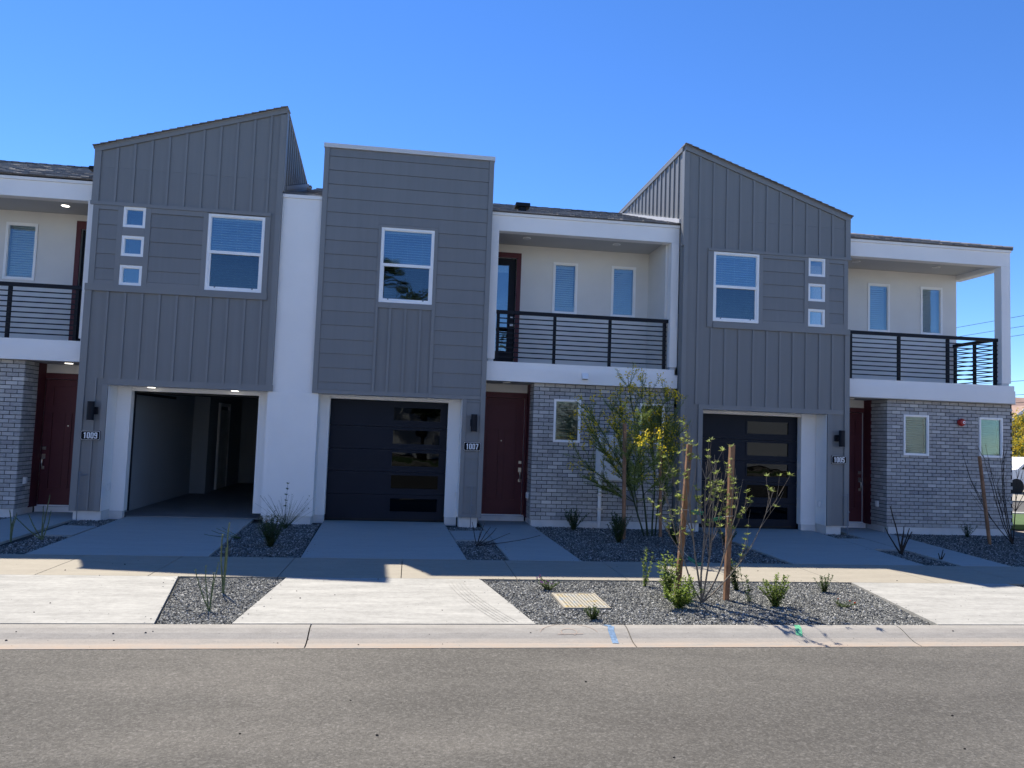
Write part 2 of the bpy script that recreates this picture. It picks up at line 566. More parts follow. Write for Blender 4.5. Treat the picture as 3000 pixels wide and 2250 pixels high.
class MB:
    def __init__(s):
        s.v, s.f, s.m = [], [], []

    def add(s, vs, fs, mi=0):
        n = len(s.v)
        s.v += vs
        s.f += [tuple(i + n for i in f) for f in fs]
        s.m += [mi] * len(fs)

    def box(s, x0, x1, y0, y1, z0, z1, mi=0):
        s.add(bv(x0, x1, y0, y1, z0, z1), BF, mi)

    def tube(s, pts, r0, r1=None, n=5, mi=0, cap=True):
        r1 = r0 if r1 is None else r1
        P = [Vector(p) for p in pts]
        k = len(P)
        base = len(s.v)
        ref = Vector((0.31, 0.17, 0.93)).normalized()
        for i, p in enumerate(P):
            d = (P[min(i + 1, k - 1)] - P[max(i - 1, 0)])
            if d.length < 1e-7:
                d = Vector((0, 0, 1))
            d.normalize()
            a = d.cross(ref)
            if a.length < 0.05:
                a = d.cross(Vector((1, 0, 0)))
            a.normalize()
            b = d.cross(a)
            r = r0 + (r1 - r0) * i / max(1, k - 1)
            for j in range(n):
                t = 2 * math.pi * j / n
                q = p + a * (math.cos(t) * r) + b * (math.sin(t) * r)
                s.v.append((q.x, q.y, q.z))
        for i in range(k - 1):
            for j in range(n):
                s.f.append((base + i * n + j, base + i * n + (j + 1) % n, base + (i + 1) * n + (j + 1) % n, base + (i + 1) * n + j))
                s.m.append(mi)
        if cap:
            s.f.append(tuple(base + j for j in range(n))[::-1])
            s.m.append(mi)
            s.f.append(tuple(base + (k - 1) * n + j for j in range(n)))
            s.m.append(mi)

    def leaf(s, p, d, nrm, L, W, mi=0, fold=0.15):
        d = Vector(d).normalized()
        side = d.cross(Vector(nrm))
        if side.length < 1e-3:
            side = d.cross(Vector((1, 0.2, 0)))
        side.normalize()
        n = side.cross(d)
        p = Vector(p)
        a = p
        b = p + d * L * 0.45 + side * W * 0.5 + n * W * fold
        c = p + d * L
        e = p + d * L * 0.45 - side * W * 0.5 + n * W * fold
        m = p + d * L * 0.5
        base = len(s.v)
        s.v += [tuple(a), tuple(b), tuple(c), tuple(e)]
        s.f += [(base, base + 1, base + 2), (base, base + 2, base + 3)]
        s.m += [mi, mi]

    def build(s, name, mat, parent=None, origin=None, mats=None, smooth=False):
        return mesh_obj(name, s.v, s.f, mat, parent, origin, mats, s.m if mats else None, smooth)


def gridwall(name, axis, a0, a1, z0, z1, t0, t1, holes, mat, parent):
    """wall slab with rectangular holes; axis 'x': runs along x, thickness t0..t1 in y; axis 'y' the other way"""
    xs = sorted({a0, a1} | {h[0] for h in holes} | {h[1] for h in holes})
    zs = sorted({z0, z1} | {h[2] for h in holes} | {h[3] for h in holes})
    xs = [x for x in xs if a0 <= x <= a1]
    zs = [z for z in zs if z0 <= z <= z1]

    def solid(i, j):
        if i < 0 or j < 0 or i >= len(xs) - 1 or j >= len(zs) - 1:
            return False
        cx, cz = (xs[i] + xs[i + 1]) / 2, (zs[j] + zs[j + 1]) / 2
        return not any(h[0] < cx < h[1] and h[2] < cz < h[3] for h in holes)

    def P(a, t, z):
        return (a, t, z) if axis == 'x' else (t, a, z)

    b = MB()
    for i in range(len(xs) - 1):
        for j in range(len(zs) - 1):
            if not solid(i, j):
                continue
            X0, X1, Z0, Z1 = xs[i], xs[i + 1], zs[j], zs[j + 1]
            for t in (t0, t1):
                b.add([P(X0, t, Z0), P(X1, t, Z0), P(X1, t, Z1), P(X0, t, Z1)], [(0, 1, 2, 3)] if t == t0 else [(3, 2, 1, 0)])
            if not solid(i - 1, j):
                b.add([P(X0, t0, Z0), P(X0, t0, Z1), P(X0, t1, Z1), P(X0, t1, Z0)], [(0, 1, 2, 3)])
            if not solid(i + 1, j):
                b.add([P(X1, t0, Z0), P(X1, t1, Z0), P(X1, t1, Z1), P(X1, t0, Z1)], [(0, 1, 2, 3)])
            if not solid(i, j - 1):
                b.add([P(X0, t0, Z0), P(X0, t1, Z0), P(X1, t1, Z0), P(X1, t0, Z0)], [(0, 1, 2, 3)])
            if not solid(i, j + 1):
                b.add([P(X0, t0, Z1), P(X1, t0, Z1), P(X1, t1, Z1), P(X0, t1, Z1)], [(0, 1, 2, 3)])
    return b.build(name, mat, parent)


def poly_prism(name, pts, y0, y1, mat, parent, axis='y'):
    """polygon in (a, z) extruded along y (axis 'y') or polygon in (y, z) extruded along x (axis 'x')"""
    n = len(pts)
    if axis == 'y':
        v = [(a, y0, z) for a, z in pts] + [(a, y1, z) for a, z in pts]
    else:
        v = [(y0, a, z) for a, z in pts] + [(y1, a, z) for a, z in pts]
    f = [tuple(range(n)), tuple(range(2 * n - 1, n - 1, -1))]
    for i in range(n):
        j = (i + 1) % n
        f.append((i, i + n, j + n, j))
    return mesh_obj(name, v, f, mat, parent)


# ------------------------------------------------------------------ window / door / siding builders
def blinds(win, x0, x1, z0, z1, y, tilt, lift=0.0, pitch_=0.047):
    """slats of one blind, each a piece of the window"""
    w = x1 - x0
    c, s = math.cos(tilt), math.sin(tilt)
    hw, th = 0.024, 0.0015
    key = ('slat', round(w, 3), round(tilt, 3))
    me = CACHE.get(key)
    if me is None:
        v = []
        for zz in (-th, th):
            for (xx, yy) in ((-w / 2, -hw), (w / 2, -hw), (w / 2, hw), (-w / 2, hw)):
                v.append((xx, yy * c - zz * s, yy * s + zz * c))
        me = bpy.data.meshes.new('blind_slat')
        me.from_pydata(v, [], BF)
        me.materials.append(MATS['blind'])
        CACHE[key] = me
    z = z1 - 0.075
    box('blind_head_rail', x0, x1, y - 0.02, y + 0.03, z1 - 0.05, z1 - 0.004, 'blind', win)
    zb = z0 + 0.02 + lift
    while z > zb + 0.02:
        put(bpy.data.objects.new('blind_slat', me), win, ((x0 + x1) / 2, y, z))
        z -= pitch_
    box('blind_bottom_rail', x0, x1, y - 0.018, y + 0.018, zb - 0.008, zb + 0.012, 'blind', win)
    for fx in (0.22, 0.78) if w < 0.7 else (0.18, 0.5, 0.82):
        box('blind_cord', x0 + w * fx - 0.002, x0 + w * fx + 0.002, y - 0.027, y - 0.024, zb, z1 - 0.05, 'blind', win)


def window(h, x0, x1, z0, z1, y, kind='fixed', tilt=R(60), lift=0.0, fwid=0.045, blind=True, fy=0.02, gl='glass'):
    w = empty('window', ((x0 + x1) / 2, y, z0), h)
    f = fwid
    y0, y1 = y - fy, y + 0.05
    b = MB()
    # mitred rim with a stepped profile: outer flange, inner stop
    b.box(x0, x0 + f, y0, y1, z0, z1)
    b.box(x1 - f, x1, y0, y1, z0, z1)
    b.box(x0 + f, x1 - f, y0, y1, z0, z0 + f)
    b.box(x0 + f, x1 - f, y0, y1, z1 - f, z1)
    s = 0.012
    b.box(x0 + f, x0 + f + s, y0 + 0.02, y1 - 0.004, z0 + f, z1 - f)
    b.box(x1 - f - s, x1 - f, y0 + 0.02, y1 - 0.004, z0 + f, z1 - f)
    b.box(x0 + f + s, x1 - f - s, y0 + 0.02, y1 - 0.004, z0 + f, z0 + f + s)
    b.box(x0 + f + s, x1 - f - s, y0 + 0.02, y1 - 0.004, z1 - f - s, z1 - f)
    b.build('frame', 'vinyl', w)
    if kind == 'hung':
        zm = (z0 + z1) / 2 + 0.005
        box('meeting_rail', x0 + f + 0.001, x1 - f - 0.001, y0 + 0.004, y1 - 0.01, zm - 0.028, zm + 0.026, 'vinyl', w)
        s2 = 0.03
        bb = MB()
        bb.box(x0 + f + s, x0 + f + s2, y0 + 0.024, y1 - 0.012, z0 + f + s, zm - 0.029)
        bb.box(x1 - f - s2, x1 - f - s, y0 + 0.024, y1 - 0.012, z0 + f + s, zm - 0.029)
        bb.box(x0 + f + s2, x1 - f - s2, y0 + 0.024, y1 - 0.012, z0 + f + s, z0 + f + s2)
        bb.build('sash', 'vinyl', w)
        box('glass', x0 + f + s, x1 - f - s, y + 0.012, y + 0.016, zm + 0.027, z1 - f - s, 'glass', w)
        box('glass', x0 + f + s2, x1 - f - s2, y + 0.020, y + 0.024, z0 + f + s2, zm - 0.030, 'glass_screen', w)
        for lx in (x0 + 0.17, x1 - 0.17):
            box('tilt_latch', lx - 0.012, lx + 0.012, y0 + 0.012, y0 + 0.023, z0 + f + s + 0.001, z0 + f + s + 0.014, 'dark_metal', w)
    else:
        box('glass', x0 + f + s, x1 - f - s, y + 0.012, y + 0.016, z0 + f + s, z1 - f - s, gl, w)
    if blind:
        blinds(w, x0 + f + 0.02, x1 - f - 0.02, z0 + f, z1 - f + 0.01, y + 0.10, tilt, lift)
    return w


def lap_board(parent, x0, x1, zb, zt, y, mat='siding'):
    """one lap board, bottom edge proud of the board beneath"""
    key = ('lap', round(x1 - x0, 4), round(zt - zb, 4))
    me = CACHE.get(key)
    if me is None:
        a, h = (x1 - x0) / 2, zt - zb
        pb, pt, d = 0.0, 0.011, 0.022
        v = [(-a, pb, 0), (a, pb, 0), (a, d, 0), (-a, d, 0), (-a, pt, h), (a, pt, h), (a, d, h), (-a, d, h)]
        me = bpy.data.meshes.new('siding_board')
        me.from_pydata(v, [], BF)
        me.materials.append(MATS[mat])
        CACHE[key] = me
    return put(bpy.data.objects.new('siding_board', me), parent, ((x0 + x1) / 2, y, zb))


def boards(parent, x0, x1, z0, z1, y, lines, gap=0.005):
    zs = [z1] + [l for l in lines if z0 + 0.02 < l < z1 - 0.02] + [z0]
    for a, b in zip(zs[:-1], zs[1:]):
        lap_board(parent, x0, x1, b + gap / 2, a - gap / 2, y)


def batten(parent, x, z0, z1, y=-0.024, w=0.042, mat='siding_trim'):
    box('batten', x - w / 2, x + w / 2, y, y + 0.022, z0, z1, mat, parent)


def trim(parent, x0, x1, z0, z1, y=-0.030, mat='siding_trim', name='trim_board', y1=0.0):
    box(name, x0, x1, y, y1, z0, z1, mat, parent)


def brick_wall(h, x0, x1, z0, z1, y, holes, budget, ret=None):
    """front wall of bricks laid in running bond; ret = (x, y0, y1, facing) side return"""
    cl = 0.012 if ret and ret[3] < 0 else 0.0
    cr = 0.012 if ret and ret[3] > 0 else 0.0
    w = gridwall('brick_wall', 'x', x0 + cl, x1 - cr, z0, z1, y + 0.011, y + 0.16, holes, 'mortar', h)
    PW, PH, J = 0.2035, 0.0757, 0.0115
    n = int(round((z1 - z0) / PH))
    PH = (z1 - z0) / n
    pieces = []
    for r in range(n):
        zb = z0 + r * PH + J / 2
        zt = z0 + (r + 1) * PH - J / 2
        x = x0 - (PW / 2 if r % 2 else 0)
        while x < x1 - 0.01:
            a, b = max(x + (J if x > x0 else 0), x0), min(x + PW, x1)
            x += PW
            if b - a < 0.03:
                continue
            spans = [(a, b)]
            for hx0, hx1, hz0, hz1 in holes:
                if hz0 < (zb + zt) / 2 < hz1:
                    ns = []
                    for s0, s1 in spans:
                        if s1 <= hx0 or s0 >= hx1:
                            ns.append((s0, s1))
                        else:
                            if s0 < hx0 - 0.025:
                                ns.append((s0, hx0))
                            if s1 > hx1 + 0.025:
                                ns.append((hx1, s1))
                    spans = ns
            for s0, s1 in spans:
                pieces.append((s0, s1, zb, zt))
    rnd = random.Random(int(x0 * 100))
    # whole bricks become objects first
    full = [p for p in pieces if abs((p[1] - p[0]) - (PW - J)) < 0.004]
    rest = [p for p in pieces if abs((p[1] - p[0]) - (PW - J)) >= 0.004]
    full.sort(key=lambda p: -p[2])
    single, many = full[:budget], full[budget:] + rest
    variants = []
    for k in range(6):
        a, hh, d = (PW - J) / 2, PH - J, 0.014
        c = 0.0025
        rr = random.Random(k + 5)
        j = lambda s=0.0012: rr.uniform(-s, s)
        v = [(-a, 0.02, 0), (a, 0.02, 0), (a, 0.02, hh), (-a, 0.02, hh),
             (-a, c, 0), (a, c, 0), (a, c, hh), (-a, c, hh),
             (-a + c + j(), j(), c + j()), (a - c + j(), j(), c + j()), (a - c + j(), j(), hh - c + j()), (-a + c + j(), j(), hh - c + j())]
        f = [(8, 9, 10, 11), (4, 5, 9, 8), (5, 6, 10, 9), (6, 7, 11, 10), (7, 4, 8, 11), (0, 1, 5, 4), (1, 2, 6, 5), (2, 3, 7, 6), (3, 0, 4, 7)]
        me = bpy.data.meshes.new('brick')
        me.from_pydata(v, [], f)
        me.materials.append(MATS['brick_face'])
        variants.append(me)
    for (a, b, c, d) in single:
        put(bpy.data.objects.new('brick', rnd.choice(variants)), w, ((a + b) / 2, y + rnd.uniform(-0.002, 0.003), c))
    mb = MB()
    for (a, b, c, d) in many:
        dy = rnd.uniform(-0.002, 0.003)
        mb.box(a, b, y + dy, y + 0.02, c, d)
    if mb.v:
        tag(mb.build('brick_infill', 'brick_face', w), kind='stuff')
    if ret:
        rx, ry0, ry1, sgn = ret
        xo = rx + (0.012 if sgn < 0 else -0.012)
        rw = MB()
        rw.box(min(xo, xo - sgn * 0.1), max(xo, xo - sgn * 0.1), ry0 + 0.161, ry1, z0, z1)
        rwo = rw.build('brick_return', 'mortar', h)
        mb = MB()
        for r in range(n):
            zb = z0 + r * PH + J / 2
            zt = z0 + (r + 1) * PH - J / 2
            yy = ry0 + 0.021 - (PW / 2 if r % 2 == 0 else 0)
            while yy < ry1:
                a, b = max(yy + J, ry0 + 0.021), min(yy + PW, ry1)
                yy += PW
                if b - a > 0.02:
                    mb.box(min(rx, rx - sgn * 0.03), max(rx, rx - sgn * 0.03), a, b, zb, zt)
        tag(mb.build('brick_courses', 'brick_face', rwo), kind='stuff')
    if ret:
        rx, ry0, ry1, sgn = ret
        a, b = sorted((rx - sgn * 0.02, rx - sgn * 0.1))
        box('stem_wall', a, b, ry0 + 0.155, ry1 + 0.2, -0.06, 0.118, 'stem_wall', h)
    return w


def entry_door(h, x0, x1, z0, z1, y, handle='right', header_x=None):
    d = empty('door', ((x0 + x1) / 2, y, z0), h)
    W = x1 - x0
    # slab with recessed panels (craftsman: one wide over two tall)
    lx = x0 + 0.155
    rx = x1 - 0.155
    mx = (x0 + x1) / 2
    holes = [(lx, rx, z0 + 1.87, z0 + 2.24), (lx, mx - 0.055, z0 + 0.30, z0 + 1.73), (mx + 0.055, rx, z0 + 0.30, z0 + 1.73)]
    gridwall('door_leaf', 'x', x0, x1, z0, z1, y, y + 0.018, holes, 'red_door', d)
    box('door_core', x0, x1, y + 0.0185, y + 0.045, z0, z1, 'red_door', d)
    for hx0, hx1, hz0, hz1 in holes:
        box('door_panel', hx0 + 0.012, hx1 - 0.012, y + 0.010, y + 0.0184, hz0 + 0.012, hz1 - 0.012, 'red_door', d)
    hx = x1 - 0.055 if handle == 'right' else x0 + 0.055
    box('deadbolt', hx - 0.032, hx + 0.032, y - 0.014, y - 0.0005, z0 + 1.03, z0 + 1.09, 'brushed_nickel', d, 0.004)
    b = MB()
    b.box(hx - 0.03, hx + 0.03, y - 0.014, y - 0.0005, z0 + 0.86, z0 + 0.95)
    b.box(hx - 0.024, hx + 0.024, y - 0.014, y - 0.0005, z0 + 0.66, z0 + 0.72)
    b.tube([(hx, y - 0.01, z0 + 0.87), (hx, y - 0.06, z0 + 0.85), (hx, y - 0.065, z0 + 0.78), (hx, y - 0.05, z0 + 0.71), (hx, y - 0.01, z0 + 0.69)], 0.011, n=8)
    b.build('door_handle', 'brushed_nickel', d)
    b = MB()
    b.tube([(mx, y - 0.004, z0 + 1.49), (mx, y - 0.0005, z0 + 1.49)], 0.011, n=10)
    b.build('peephole', 'brushed_nickel', d)
    return d


def garage_door(h, x0, x1, y, wx0, wx1):
    g = empty('garage_door', ((x0 + x1) / 2, y, 0.05), h)
    cuts = [0.05, 0.51, 0.945, 1.375, 1.81, 2.31]
    wins = [(0.19, 0.44), (0.63, 0.885), (1.06, 1.32), (1.49, 1.755), (1.94, 2.19)]
    for i in range(5):
        z0, z1 = cuts[i] + 0.003, cuts[i + 1] - 0.003
        a, b = wins[i]
        gridwall('door_section', 'x', x0, x1, z0, z1, y, y + 0.045, [(wx0, wx1, a, b)], 'garage_door_paint', g)
        fr = MB()
        t = 0.028
        e = 0.010
        fr.box(wx0 - t, wx0, y - e, y - 0.0008, a - t, b + t)
        fr.box(wx1, wx1 + t, y - e, y - 0.0008, a - t, b + t)
        fr.box(wx0, wx1, y - e, y - 0.0008, a - t, a)
        fr.box(wx0, wx1, y - e, y - 0.0008, b, b + t)
        fr.build('window_frame', 'garage_door_paint', g)
        box('window_pane', wx0, wx1, y + 0.014, y + 0.018, a, b, 'glass_garage', g)
        # stamped long panel on the plain side
    box('bottom_seal', x0, x1, y + 0.005, y + 0.04, 0.012, 0.052, 'rubber', g)
    return g


def railing(h, x0, x1, y, posts, side=None, top=4.135, z0=3.155):
    r = empty('balcony_railing', ((x0 + x1) / 2, y, z0), h)
    box('top_rail', x0, x1, y - 0.03, y + 0.03, top - 0.035, top + 0.035, 'dark_metal', r, 0.004)
    for px in posts:
        box('rail_post', px - 0.028, px + 0.028, y - 0.002, y + 0.050, z0, top - 0.036, 'dark_metal', r)
        box('post_base', px - 0.05, px + 0.05, y - 0.04, y + 0.09, z0 - 0.003, z0 + 0.008, 'dark_metal', r)
    for k in range(9):
        z = 4.015 - k * 0.095
        box('rail_bar', x0 + 0.05, x1 - 0.05, y - 0.020, y - 0.0025, z - 0.011, z + 0.011, 'dark_metal', r)
    if side:
        sx, sy0, sy1, sp = side
        box('side_top_rail', sx - 0.03, sx + 0.03, sy0, sy1, top - 0.035, top + 0.035, 'dark_metal', r)
        for py in sp:
            box('rail_post', sx - 0.05, sx - 0.0005, py - 0.028, py + 0.028, z0, top - 0.036, 'dark_metal', r)
        for k in range(9):
            z = 4.015 - k * 0.095
            box('side_rail_bar', sx + 0.0025, sx + 0.020, sy0 + 0.02, sy1 - 0.03, z - 0.011, z + 0.011, 'dark_metal', r)
    return r


def shingle_roof(h, x0, x1, ye, ze, m, ridge, back_ye, n_obj=8, hip_right=False, hip_left=False):
    """low roof: slab, eave board, laid shingles row by row. m = slope"""
    zr = ze + m * (ridge - ye)
    th = 0.022
    HX = 4.2 if hip_right else 0.0
    xr = x1 - HX
    zb = zr - m * (back_ye - ridge)
    v = [(x0, ye, ze), (x1, ye, ze), (xr, ridge, zr), (x0, ridge, zr), (x0, back_ye, zb), (x1, back_ye, zb)]
    vb = [(a, b, c - th) for a, b, c in v]
    f = [(0, 1, 2, 3), (3, 2, 5, 4)]
    fb = [(9, 8, 7, 6), (10, 11, 8, 9)]
    sides = [(0, 6, 7, 1), (4, 5, 11, 10), (0, 3, 9, 6), (3, 4, 10, 9)]
    if hip_right:
        f.append((1, 5, 2))
        fb.append((8, 11, 7))
        sides.append((1, 7, 11, 5))
    else:
        sides += [(1, 7, 8, 2), (2, 8, 11, 5)]
    ro = mesh_obj('roof', v + vb, f + fb + sides, 'shingle', h)
    rnd = random.Random(int(abs(x0) * 77) + 3)
    L = math.hypot(1, m)
    step = 0.143 / L
    rows = int((ridge - ye) / step)
    many = MB()
    for r in range(rows + 1):
        y0 = ye - 0.03 + r * step
        xx0, xx1 = x0, x1
        if hip_right:
            xx1 = x1 - max(0, (y0 - ye)) * HX / (ridge - ye)
        x = xx0 - rnd.uniform(0, 0.25)
        while x < xx1:
            w = rnd.choice((0.14, 0.19, 0.24, 0.30))
            a, b = max(x, xx0), min(x + w - 0.004, xx1)
            x += w
            if b - a < 0.03:
                continue
            lift = rnd.choice((0.007, 0.014, 0.024))
            y1 = min(y0 + step * 1.25, ridge)
            z0_ = ze + m * (y0 - ye)
            z1_ = ze + m * (y1 - ye)
            vs = [(a, y0, z0_ + 0.001), (b, y0, z0_ + 0.001), (b, y1, z1_ + 0.001), (a, y1, z1_ + 0.001),
                  (a, y0, z0_ + lift), (b, y0, z0_ + lift), (b, y1, z1_ + 0.003), (a, y1, z1_ + 0.003)]
            if r < n_obj:
                mesh_obj('shingle', vs, BF, 'shingle', ro)
            else:
                many.add(vs, BF)
    tag(many.build('shingle_field', 'shingle', ro), kind='stuff')
    # hip and ridge caps
    if hip_right:
        cap = MB()
        n = 30
        for i in range(n):
            t0, t1 = i / n, (i + 1) / n + 0.01
            p0 = (x1 - HX * t0, ye + (ridge - ye) * t0, ze + (zr - ze) * t0)
            p1 = (x1 - HX * t1, ye + (ridge - ye) * t1, ze + (zr - ze) * t1)
            cap.tube([(p0[0], p0[1], p0[2] + 0.014), (p1[0], p1[1], p1[2] + 0.004)], 0.045, n=6)
        cap.build('hip_cap', 'shingle', ro)
    rc = MB()
    n = max(1, int((xr - x0) / 0.15))
    for i in range(n):
        a = x0 + (xr - x0) * i / n
        rc.box(a, a + 0.17, ridge - 0.09, ridge + 0.09, zr - 0.008, zr + 0.012 + 0.006 * (i % 2))
    rc.build('ridge_cap', 'shingle', ro)
    return ro


def roof_vent(parent, x, y, z, w=0.22):
    v = empty('roof_vent', (x, y, z), parent)
    b = MB()
    b.add([(x - w * 0.40, y - 0.11, z - 0.10), (x + w * 0.40, y - 0.11, z - 0.10), (x + w * 0.34, y + 0.11, z - 0.02), (x - w * 0.34, y + 0.11, z - 0.02),
           (x - w * 0.28, y - 0.09, z + 0.11), (x + w * 0.28, y - 0.09, z + 0.11), (x + w * 0.28, y + 0.09, z + 0.11), (x - w * 0.28, y + 0.09, z + 0.11)], BF)
    b.build('vent_neck', 'dark_metal', v)
    b = MB()
    b.box(x - w * 0.66, x + w * 0.66, y - 0.14, y + 0.14, z + 0.075, z + 0.135)
    b.box(x - w * 0.63, x + w * 0.63, y - 0.13, y + 0.13, z + 0.136, z + 0.145)
    b.build('vent_hood', 'dark_metal', v)
    return v


def stucco(h, x0, x1, y0, y1, z0, z1, name='stucco_wall', mat='stucco'):
    return box(name, x0, x1, y0, y1, z0, z1, mat, h)


SP = 0.2655  # exposure of the lap boards


# ------------------------------------------------------------------ ground
def poly_sheet(name, pts, z, mat, th=0.0, parent=None):
    n = len(pts)
    v = [(x, y, z) for x, y in pts]
    f = [tuple(range(n))]
    if th:
        v += [(x, y, z - th) for x, y in pts]
        f.append(tuple(range(2 * n - 1, n - 1, -1)))
        for i in range(n):
            j = (i + 1) % n
            f.append((i, i + n, j + n, j))
    return mesh_obj(name, v, f, mat, parent)


tag(poly_sheet('ground', [(-400, -400), (400, -400), (400, 400), (-400, 400)], -0.16, 'desert_soil'), kind='structure')
tag(poly_sheet('road', [(-60, -20.6), (60, -20.6), (60, -7.36), (-60, -7.36)], -0.100, 'asphalt', 0.05), kind='structure')
# bed under gravel, from the kerb to behind the houses
tag(poly_sheet('planting_bed', [(-30, -7.0), (13.6, -7.0), (13.6, 10.5), (-30, 10.5)], -0.035, 'bed_soil', 0.1), kind='structure')

# rolled kerb in sections
kerb = empty('kerb', (0, -7.2, -0.1))
tag(kerb, kind='structure')
prof = [(-6.985, -0.004), (-7.02, 0.0), (-7.08, -0.010), (-7.15, -0.034), (-7.22, -0.066), (-7.29, -0.086), (-7.37, -0.094), (-7.40, -0.096), (-7.40, -0.14), (-6.985, -0.14)]
kj = [-30, -27.0, -24.0, -21.0, -18.0, -15.0, -12.3, -9.4, -6.6, -3.72, -0.815, 2.10, 4.90, 7.8, 10.7, 13.6, 16.5, 19.4, 22.3, 25.2, 28]
for a, b in zip(kj[:-1], kj[1:]):
    n = len(prof)
    A, B = a + 0.006, b - 0.006
    v = [(A, y, z) for y, z in prof] + [(B, y, z) for y, z in prof]
    f = [tuple(range(n))[::-1], tuple(range(n, 2 * n))] + [(i, (i + 1) % n, (i + 1) % n + n, i + n) for i in range(n)]
    mesh_obj('kerb_section', v, f, 'concrete_kerb', kerb)
tag(poly_sheet('kerb_joint_bed', [(-30, -7.395), (28, -7.395), (28, -6.99), (-30, -6.99)], -0.105, 'mortar', 0.04, kerb))

# pavement slabs
pave = empty('pavement', (0, -4.2, 0))
tag(pave, kind='structure')
pj = [-30 + 1.42 * k for k in range(0)]
xs = [-4.13 - 1.22 * k for k in range(20, 0, -1)] + [-4.13, -2.92, -1.475, -0.04, 1.37, 2.78, 4.2, 5.6, 7.0, 8.34, 9.75, 11.1, 12.5, 13.9, 15.3, 16.7, 18.1, 19.5, 21, 22.5, 24]
for a, b in zip(xs[:-1], xs[1:]):
    poly_sheet('pavement_slab', [(a + 0.005, -4.872), (b - 0.005, -4.872), (b - 0.005, -3.552), (a + 0.005, -3.552)], 0.0, 'concrete_walk', 0.1, pave)


def slabset(name, quads, mat, label=None):
    """concrete flatwork poured as bays"""
    g = empty(name, (quads[0][0][0], quads[0][0][1], 0))
    tag(g, kind='structure')
    if label:
        g['label'] = label
    for q in quads:
        poly_sheet('concrete_bay', q, 0.002, mat, 0.1, g)


def lerp(a, b, t):
    return (a[0] + (b[0] - a[0]) * t, a[1] + (b[1] - a[1]) * t)


def drive(name, bl, br, fr, fl, mat='concrete_drive', n=2, gap=0.004):
    qs = []
    for i in range(n):
        t0, t1 = i / n + (gap / 4 if i else 0), (i + 1) / n - (gap / 4 if i < n - 1 else 0)
        qs.append([lerp(bl, fl, t1), lerp(br, fr, t1), lerp(br, fr, t0), lerp(bl, fl, t0)])
    slabset(name, qs, mat)


drive('driveway', (-5.09, 0.56), (-2.84, 0.56), (-2.60, -3.545), (-4.87, -3.545), n=1)
drive('driveway', (-1.555, 0.56), (0.70, 0.56), (0.85, -3.545), (-1.40, -3.545), n=2)
drive('driveway', (5.76, 0.56), (8.22, 0.56), (7.82, -3.545), (5.69, -3.545), n=2)
drive('driveway', (-14.2, 0.56), (-12.0, 0.56), (-11.8, -3.545), (-14.0, -3.545), n=1)
# entry paths
drive('entry_path', (-6.86, 1.1), (-5.87, 1.1), (-5.56, -3.545), (-6.75, -3.545), n=2)
slabset('path_link', [[(-5.53, -1.88), (-5.01, -1.86), (-5.06, -0.82), (-5.60, -0.76)]], 'concrete_drive')
drive('entry_path', (1.395, 1.1), (2.37, 1.1), (2.49, -3.545), (1.455, -3.545), n=2)
slabset('path_link', [[(0.80, -1.72), (1.415, -1.68), (1.395, -0.52), (0.76, -0.60)]], 'concrete_drive')
drive('entry_path', (8.86, 1.0), (9.86, 1.0), (9.28, -3.545), (8.42, -3.545), n=2)
slabset('path_link', [[(7.985, -2.0), (8.535, -2.03), (8.66, -0.69), (8.115, -0.71)]], 'concrete_drive')
# aprons between pavement and kerb
drive('driveway_apron', (-4.93, -4.888), (-2.585, -4.888), (-2.17, -6.975), (-5.35, -6.975), 'concrete_apron', 1)
drive('driveway_apron', (-1.37, -4.888), (0.91, -4.888), (1.245, -6.975), (-1.51, -6.975), 'concrete_apron', 1)
drive('driveway_apron', (5.76, -4.888), (8.00, -4.888), (8.45, -6.975), (5.39, -6.975), 'concrete_apron', 1)
# end of the block: side path, lawn, cross street
tag(poly_sheet('lawn', [(13.7, 2.4), (60, 2.4), (60, 5.1), (13.7, 5.1)], -0.01, 'lawn', 0.12), kind='structure')
tag(poly_sheet('side_kerb', [(13.7, 5.12), (60, 5.12), (60, 5.5), (13.7, 5.5)], 0.01, 'concrete_apron', 0.12), kind='structure')
tag(poly_sheet('side_street', [(13.7, 5.52), (90, 5.52), (90, 9.8), (13.7, 9.8)], -0.05, 'asphalt', 0.08), kind='structure')
tag(poly_sheet('side_path', [(13.7, 9.82), (90, 9.82), (90, 17.5), (13.7, 17.5)], 0.0, 'concrete_walk', 0.12), kind='structure')
tag(poly_sheet('far_yard', [(13.7, 17.6), (120, 17.6), (120, 70), (13.7, 70)], -0.02, 'desert_soil', 0.08), kind='structure')


# ------------------------------------------------------------------ gravel
def inpoly(x, y, P):
    c = False
    j = len(P) - 1
    for i in range(len(P)):
        if (P[i][1] > y) != (P[j][1] > y) and x < (P[j][0] - P[i][0]) * (y - P[i][1]) / (P[j][1] - P[i][1]) + P[i][0]:
            c = not c
        j = i
    return c


